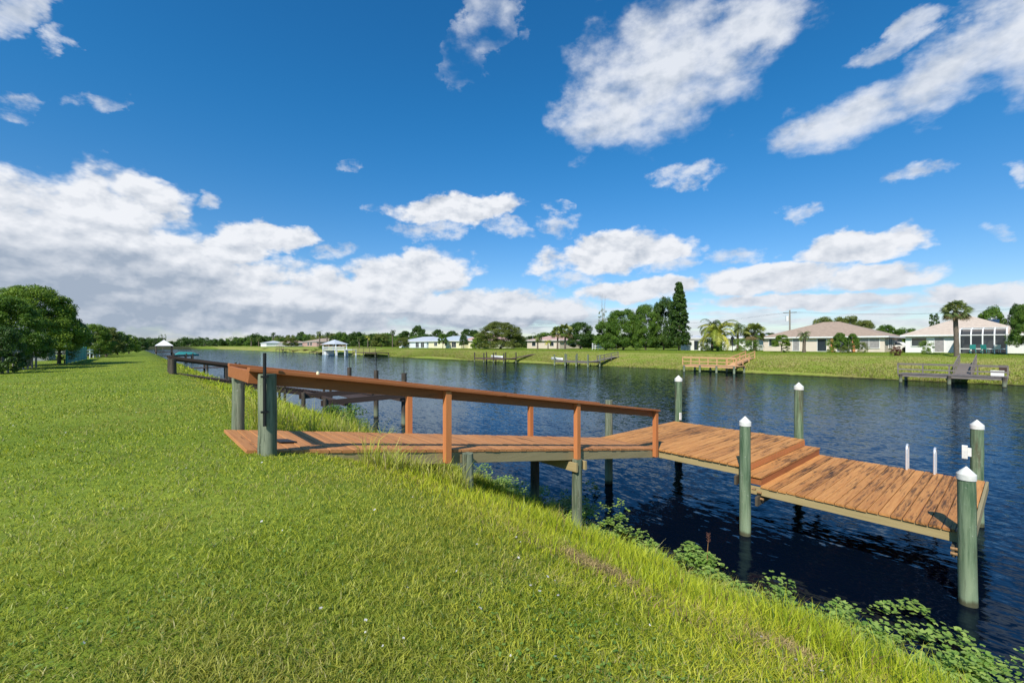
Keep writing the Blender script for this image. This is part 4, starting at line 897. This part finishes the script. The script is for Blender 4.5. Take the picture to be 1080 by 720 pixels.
# white car between the houses
t = ps(945, 92); e = empty('parked_car', (92, t, 2.65), 'white car parked between the tan-roofed house and the white house', 'car', radians(80))
mb = MB(); pr = [(-2.2, .35), (-2.2, .85), (-1.3, .98), (-.7, 1.45), (.8, 1.48), (1.5, 1.0), (2.15, .85), (2.25, .4)]
vs = [(x, s_*.85*(1 if z < 1.2 else .82), z) for s_ in (-1, 1) for x, z in pr]; nn = len(pr)
mb.add(vs, [(i, (i+1) % nn, nn+(i+1) % nn, nn+i) for i in range(nn)]+[tuple(range(nn-1, -1, -1)), tuple(range(nn, 2*nn))]); mb.build('body', M['white'], e)
for s_ in (-1, 1):
    mb = MB(); mb.add([(x, s_*y, z) for x, y, z in ((-1.1, .868, 1.0), (-.68, .79, 1.38), (.72, .79, 1.40), (1.3, .865, 1.02))], [(0, 1, 2, 3)]); mb.build('window', M['glass'], e)
    for x in (-1.35, 1.4): mb = MB(); mb.tube([(x, s_*.70, .33), (x, s_*.88, .33)], .33, 16); mb.build('wheel', M['black'], e)

# ---------------------------------------------------------------- docks of the far bank
M['dock_orange'] = wood('orange dock timber', 'y', (.60, .33, .15), (.72, .42, .21), (.46, .22, .09), wear=.15); M['dock_grey'] = wood('grey dock timber', 'y', (.17, .14, .12), (.25, .21, .18), (.12, .10, .09), wear=.2)
M['dock_brown'] = wood('brown dock timber', 'y', (.12, .07, .05), (.17, .11, .08), (.08, .05, .04), wear=.2)
def far_dock(pxa, pxb, s0, s1, z, mat, pmat, label, rails=True, nx=4, rh=1.0, ramp=None, tall=0.0, name='wooden_dock', cat='dock', rail_rows=2, ramp_rails=2):
    """a dock along the far bank between bearings pxa..pxb; ramp = bearing where its gangway climbs the bank"""
    y1, y0 = ps(pxa, s0), ps(pxb, s0); e = empty(name, (s0, (y0+y1)/2, z), label, cat); L = (y1-y0)/2; W = s1-s0
    mb = MB(); k = max(8, int(2*L/.2)); st = 2*L/k
    for i in range(k): mb.box(0, W, -L+i*st+.008, -L+(i+1)*st-.008, -.045+random.uniform(-.004, .004), 0)
    mb.build('deck', M[mat], e)
    mb = MB(); mb.box(.05, .10, -L, L, -.26, -.05); mb.build('beam', M[mat], e); mb = MB(); mb.box(W-.1, W-.05, -L, L, -.26, -.05); mb.build('beam', M[mat], e)
    for i in range(nx):
        y_ = -L+.2+(2*L-.4)*i/(nx-1)
        for x_ in (.0, W): mb = MB(); mb.tube([(x_, y_, -z-1.2), (x_, y_, (tall if tall else -.02)+random.uniform(-.1, .1))], [.14, .13], 10); mb.build('pile', M[pmat], e)
    if rails:
        m2 = max(3, nx*2-1)
        for x_ in (0.03, ):
            for i in range(m2): y_ = -L+2*L*i/(m2-1); mb = MB(); mb.box(x_-.05, x_+.05, y_-.05, y_+.05, 0, rh, ch=.008); mb.build('post', M[mat], e)
            for r_ in range(rail_rows): zz = rh-.02-r_*rh*.48; mb = MB(); mb.box(x_-.07, x_-.052, -L, L, zz-.12, zz); mb.build('rail', M[mat], e)
            mb = MB(); mb.box(x_-.08, x_+.08, -L, L, rh, rh+.04); mb.build('rail_cap', M[mat], e)
    if ramp:
        yr = ps(ramp, s0)-(y0+y1)/2; up = float(zg(s1+6, ps(ramp, s1)))-z+.12
        mb = MB(); k = 24
        for i in range(k): a, b_ = i/k, (i+1)/k; mb.beam((W+.02+a*6, yr, up*a-.02), (W+b_*6, yr, up*b_-.02), 1.15, .04)
        mb.build('gangway', M[mat], e)
        for sd in (-.6, .6)[:ramp_rails]:
            mb = MB(); mb.beam((W, yr+sd, .82), (W+6, yr+sd, up+.82), .09, .12); mb.build('rail', M[mat], e)
            mb = MB(); mb.beam((W, yr+sd, .42), (W+6, yr+sd, up+.42), .04, .12); mb.build('rail', M[mat], e)
            for i in range(4): a = i/3; mb = MB(); mb.box(W+.05+a*5.9-.05, W+.05+a*5.9+.05, yr+sd-.05, yr+sd+.05, up*a-.3, up*a+.9); mb.build('post', M[mat], e)
    return e
d1 = far_dock(720, 776, 56.6, 59.6, .98, 'dock_orange', 'pile_old', 'orange wooden dock with rails and gangway on the far bank', ramp=761, nx=4, rh=1.05)
d2 = far_dock(947, 1063, 56.4, 59.4, .85, 'dock_grey', 'pile_dark', 'long weathered grey dock with rails below the tall fan palm', ramp=1012, nx=3, rh=1.0)
d3 = far_dock(584, 621, 56.4, 59.5, .90, 'dock_grey', 'pile_old', 'small grey dock with tall bare piles left of the grove', rails=False, nx=4, tall=1.15, ramp=614, ramp_rails=1)
d4 = far_dock(500, 532, 55.4, 58.6, .95, 'dock_brown', 'pile_dark', 'dark dock with tall piles and a small white skiff below the round tree', rails=False, nx=4, tall=1.15, ramp=528, ramp_rails=0)
d5 = far_dock(372, 396, 56.6, 61, 1.3, 'dock_brown', 'pile_dark', 'brown deck with closed rails right of the white boathouse', nx=3, rh=1.5, rail_rows=2)
d6 = far_dock(326, 335, 57, 60, .8, 'dock_brown', 'pile_dark', 'low distant dock left of the white boathouse', rails=False, nx=3)
d7 = far_dock(291, 299, 57, 60, 1.6, 'dock_brown', 'pile_dark', 'distant covered landing with thin posts on the far bank', rails=True, nx=3, rh=1.6)
def skiff(px, s, z, L, label, mat='white', rz=pi/2, tilt=0, name='small_boat'):
    e = empty(name, (s, ps(px, s), z), label, 'boat', rz); mb = MB(); st = 9; V = []; F = []
    for i in range(st):
        f = i/(st-1); w = .62*math.sin(pi*min(.5, .18+f*.5)) if f < .65 else .62*(1-((f-.65)/.36)**2); w = max(w, .03); zz = .10*f*f; x = (f-.5)*L
        V += [(x, -w, .42+zz), (x, -w*.75, .10+zz), (x, 0, zz*1.2), (x, w*.75, .10+zz), (x, w, .42+zz), (x, w*.88, .42+zz), (x, w*.6, .16+zz), (x, -w*.6, .16+zz), (x, -w*.88, .42+zz)]
    for i in range(st-1):
        for k in range(9): F.append((i*9+k, (i+1)*9+k, (i+1)*9+(k+1) % 9, i*9+(k+1) % 9))
    mb.add(V, F+[tuple(range(9)), tuple(range((st-1)*9+8, (st-1)*9-1, -1))], smooth=False); mb.build('hull', M[mat], e)
    for x in (-.2*L, .12*L): mb = MB(); mb.box(x-.12, x+.12, -.5, .5, .30, .34); mb.build('seat', M[mat], e)
    return e
skiff(523.5, 57.2, .98, 3.6, 'small white skiff resting on the dark dock below the round tree')
skiff(587, 57.5, .93, 2.6, 'small white dinghy resting on the small grey dock')
# cooler, bench and bike-like clutter on the grey dock
e = empty('bait_cooler', (58.2, ps(1052, 58.2), .86), 'white cooler box standing at the right end of the long grey dock', 'cooler')
mb = MB(); mb.box(-.25, .25, -.40, .40, 0, .42, ch=.03); mb.build('box', M['white'], e); mb = MB(); mb.box(-.27, .27, -.42, .42, .424, .50, ch=.02); mb.build('lid', M['cap'], e)
e = empty('folding_chair', (58.3, ps(1060, 58.3), .86), 'dark folding chair at the right end of the long grey dock', 'chair', 1.2)
mb = MB(); mb.box(-.25, .25, -.25, .25, .40, .44); mb.build('seat', M['dock_brown'], e); mb = MB(); mb.beam((0, .25, .44), (0, .42, 1.0), .5, .04, up=(0, 1, 0)); mb.build('backrest', M['dock_brown'], e)
for a in (-1, 1):
    for b_ in (-1, 1): mb = MB(); mb.tube([(a*.24, b_*.22, .4), (a*.24, -b_*.26, 0)], .025, 6); mb.build('leg', M['dock_brown'], e)
# the white boathouse
y1, y0 = ps(346, 57), ps(370, 57); e = empty('boathouse', (57, (y0+y1)/2, 0), 'white two-level boathouse with hipped roof on the far bank', 'boathouse'); L = (y1-y0)/2
ym = L-(y1-ps(360, 57))
for x_ in (-1.9, 1.9):
    for y_ in (ym+.2, L-.2): mb = MB(); mb.box(x_-.16, x_+.16, y_-.16, y_+.16, -1.2, 4.0); mb.build('post', M['white'], e)
    for y_ in (-L+.3, -L*.3): mb = MB(); mb.box(x_-.16, x_+.16, y_-.16, y_+.16, -1.2, 1.9); mb.build('post', M['white'], e)
mb = MB(); mb.box(-2.2, 2.2, -L, L, 1.9, 2.15); mb.build('deck', M['white'], e)
mb = MB(); mb.beam((-2.15, -L, 2.9), (-2.15, L, 2.9), .12, .2); mb.build('rail', M['white'], e); mb = MB(); mb.beam((-2.15, -L, 2.5), (-2.15, L, 2.5), .08, .15); mb.build('rail', M['white'], e)
cyr = (ym+L)/2; hy = (L-ym)/2+.4; mb = MB(); mb.add([(-2.5, cyr-hy, 4.0), (2.5, cyr-hy, 4.0), (2.5, cyr+hy, 4.0), (-2.5, cyr+hy, 4.0), (0, cyr-.3, 5.7), (0, cyr+.3, 5.7)], [(0, 1, 4), (1, 2, 5, 4), (2, 3, 5), (3, 0, 4, 5), (3, 2, 1, 0)]); mb.build('roof', M['roof_grey'], e)
mb = MB(); mb.box(-1.6, 1.6, L-2.2, L-.5, -.5, 1.6); mb.build('boat_lift', M['white'], e)

# ---------------------------------------------------------------- near bank neighbours
nd = empty('neighbour_dock', (1.35, 24.0, 2.3), 'dark brown neighbouring dock with a long sloping handrail beyond the orange dock', 'dock')
NO = Vector((1.35, 24.0, 2.3))
def npart(mb, name, mat): o = mb.build(name, mat, nd); o.location = -NO; return o
def dn(s): return 2.50-.20*(s-1.3)
for t in (23.85, 24.9):
    mb = MB(); mb.tube([(1.3, t, 1.9), (1.3, t, 3.02)], [.14, .13], 12); npart(mb, 'pile', M['pile_dark'])
    mb = MB(); mb.beam((1.15, t, dn(1.2)+.58), (8.0, t, dn(8.0)+.72), .16, .10); npart(mb, 'rail_cap', M['oldwood'])
    mb = MB(); mb.beam((1.2, t+.03, dn(1.2)+.50), (7.98, t+.03, dn(8.0)+.62), .04, .14); npart(mb, 'rail_board', M['oldwood'])
    mb = MB(); mb.beam((1.2, t, dn(1.2)-.26), (8.0, t, dn(8.0)-.26), .06, .24); npart(mb, 'stringer', M['oldwood'])
    for s_ in (3.4, 5.7, 7.9): mb = MB(); mb.box(s_-.05, s_+.05, t-.05, t+.05, -.4 if s_ > 5 else .8, dn(s_)+.62); npart(mb, 'post', M['pile_dark'])
mb = MB(); s = 1.2
while s < 8.0: mb.beam((s+.07, 23.8, dn(s+.07)-.12), (s+.07, 24.95, dn(s+.07)-.12), .135, .04); s += .145
npart(mb, 'walkway_deck', M['oldwood_y'])
mb = MB(); t = 21.2
while t < 24.9: mb.box(8.0, 9.4, t+.004, t+.138, 1.02, 1.06); t += .142
npart(mb, 'platform_deck', M['oldwood'])
for t in (18.0, 21.0):
    mb = MB(); mb.beam((5.6, t, 1.32), (9.3, t, 1.38), .08, .22); npart(mb, 'crossbeam', M['oldwood'])
for t in (18.2, 21.2, 24.8):
    mb = MB(); mb.tube([(9.25, t, -1.5), (9.25, t, 2.35)], [.125, .115], 12); npart(mb, 'pile', M['pile_dark']); mb = MB(); mb.tube([(9.25, t, 2.35), (9.25, t+.02, 3.1)], [.016, .010], 6); npart(mb, 'rod', M['black'])
for t in (18.0, 20.9): mb = MB(); mb.tube([(5.75, t, -.3), (5.75, t, 1.5)], [.10, .09], 10); npart(mb, 'pile', M['pile_dark'])
for t0_, t1_ in ((18.0, 24.8),):
    for x_ in (6.6, 9.1): mb = MB(); mb.box(x_-.06, x_+.06, t0_, t1_, 1.12 if x_ < 8 else 1.10, 1.28 if x_ < 8 else 1.26); npart(mb, 'beam', M['oldwood_y'])
# white-roofed boathouse, teal boat on a lift, more distant near-bank docks
t = ps(173, 9); Yd = depth(9, t); e = empty('boathouse', (9, t, 0), 'open boathouse with a white hipped roof at the distant end of the near bank', 'boathouse'); R_ = 7.6/FPX*Yd
ze = zat(364.5, 9, t); zr_ = zat(358.2, 9, t)
mb = MB(); mb.add([(-R_, -R_, ze), (R_, -R_, ze), (R_, R_, ze), (-R_, R_, ze), (0, 0, zr_)], [(0, 1, 4), (1, 2, 4), (2, 3, 4), (3, 0, 4), (3, 2, 1, 0)]); mb.build('roof', M['white'], e)
for a in (-1, 1):
    for b_ in (-1, 0, 1): mb = MB(); mb.tube([(a*R_*.85, b_*R_*.85, -1), (a*R_*.85, b_*R_*.85, ze)], .18, 8); mb.build('post', M['pile_dark'], e)
mb = MB(); mb.box(-R_, R_, -R_*1.4, R_, .9, 1.1); mb.build('deck', M['oldwood'], e)
def lift_boat(px, s, z, L, mat, label):
    e = skiff(px, s, z, L, label, mat, rz=.3, name='covered_boat'); mb = MB()
    mb.add([(-L*.45, -.6, .5), (L*.42, -.35, .6), (L*.42, .35, .6), (-L*.45, .6, .5), (-L*.3, 0, 1.1), (L*.2, 0, 1.0)], [(0, 1, 5, 4), (1, 2, 5), (2, 3, 4, 5), (3, 0, 4)]); mb.build('cover', M[mat], e); return e
lift_boat(197, 9.5, 1.0, 5.0, 'teal', 'teal covered boat raised beside the near bank beyond the brown dock')
far_near = []
for px, s, z, lab in ((190, 8.2, 1.3, 'dark dock beneath the teal covered boat'), (229, 8.2, .8, 'low dark dock behind the sloping brown handrail')):
    t = ps(px, s); Yd = depth(s, t); e = empty('wooden_dock', (s, t, z), lab, 'dock'); W = 3.0
    mb = MB()
    for i in range(24): mb.box(-W, W*.8, -W*.5+i*W/24+.01, -W*.5+(i+1)*W/24-.01, -.05, 0)
    mb.build('deck', M['oldwood'], e)
    for a in (-.4, .35, .75):
        for b_ in (-.48, .48): mb = MB(); mb.tube([(a*W, b_*W, -z-1), (a*W, b_*W, .5)], .12, 8); mb.build('pile', M['pile_dark'], e)
# left boundary: shed, fences
def lpos(px, Yd): X = (px-CX)/FPX*Yd; return X*cos(YAW)+Yd*sin(YAW), -X*sin(YAW)+Yd*cos(YAW)
x, y = lpos(42, 36); zgd = float(zg(x, y))
house(x-2.0, x+.6, y-1.0, y+3.2, zgd, 1.55, 2.2, 'wall_grey', 'roof_grey', 'small grey shed with a pale roof seen beneath the left trees', 'garden_shed', over=.2, gable=True, cat='shed', openings=[])
x, y = lpos(52, 60); house(x-9, x+2, y, y+9, float(zg(x, y)), 1.9, 3.3, 'wall_white', 'roof_grey', 'white house glimpsed behind the grey shed', openings=[])
def fence(pa, ya_, pb, yb_, h, mat, label, n_=8, solid=True, rails=0, kind='fence_panel', hb=None):
    a, b_ = Vector(lpos(pa, ya_)), Vector(lpos(pb, yb_)); z0 = float(zg(*a)); z1 = float(zg(*b_)); e = empty('boundary_fence', (a.x, a.y, z0), label, 'fence'); d = b_-a
    for i in range(n_):
        p = d*i/(n_-1); zz = (z1-z0)*i/(n_-1); mb = MB(); mb.tube([(p.x, p.y, zz-.2), (p.x, p.y, zz+h+.05)], .04, 8); mb.build('fence_post', M[mat], e)
    if solid:
        for i in range(n_-1):
            p, q_ = d*i/(n_-1), d*(i+1)/(n_-1); za_, zb_ = (z1-z0)*i/(n_-1), (z1-z0)*(i+1)/(n_-1)
            mb = MB(); mb.beam((p.x, p.y, za_+h/2), (q_.x, q_.y, zb_+h/2), .03, h-.06); mb.build(kind, M[mat], e)
    for r_ in range(rails):
        mb = MB(); zz = h*(.95-.35*r_); mb.beam((0, 0, zz), (d.x, d.y, z1-z0+zz), .04, .12); mb.build('fence_rail', M[mat], e)
    return e
M['teal_fence'] = plain('teal windbreak mesh', (.05, .25, .21), .8, .35, 1.2); M['grey_fence'] = plain('grey weathered fence', (.22, .20, .19), .9, .2, 3)
fence(70, 28.5, 91, 38, 1.05, 'teal_fence', 'teal mesh fence running from the short-trunked mango tree', 7)
fence(91, 40, 105, 46, .8, 'white', 'white rail fence past the teal fence', 5, False, 2)
fence(92, 47, 117, 58, 1.15, 'grey_fence', 'grey board fence behind the white rail fence', 8)
fence(2, 19, 38, 24, 1.0, 'grey_fence', 'dark wire fence under the nearest mango trees', 8, False, 2)
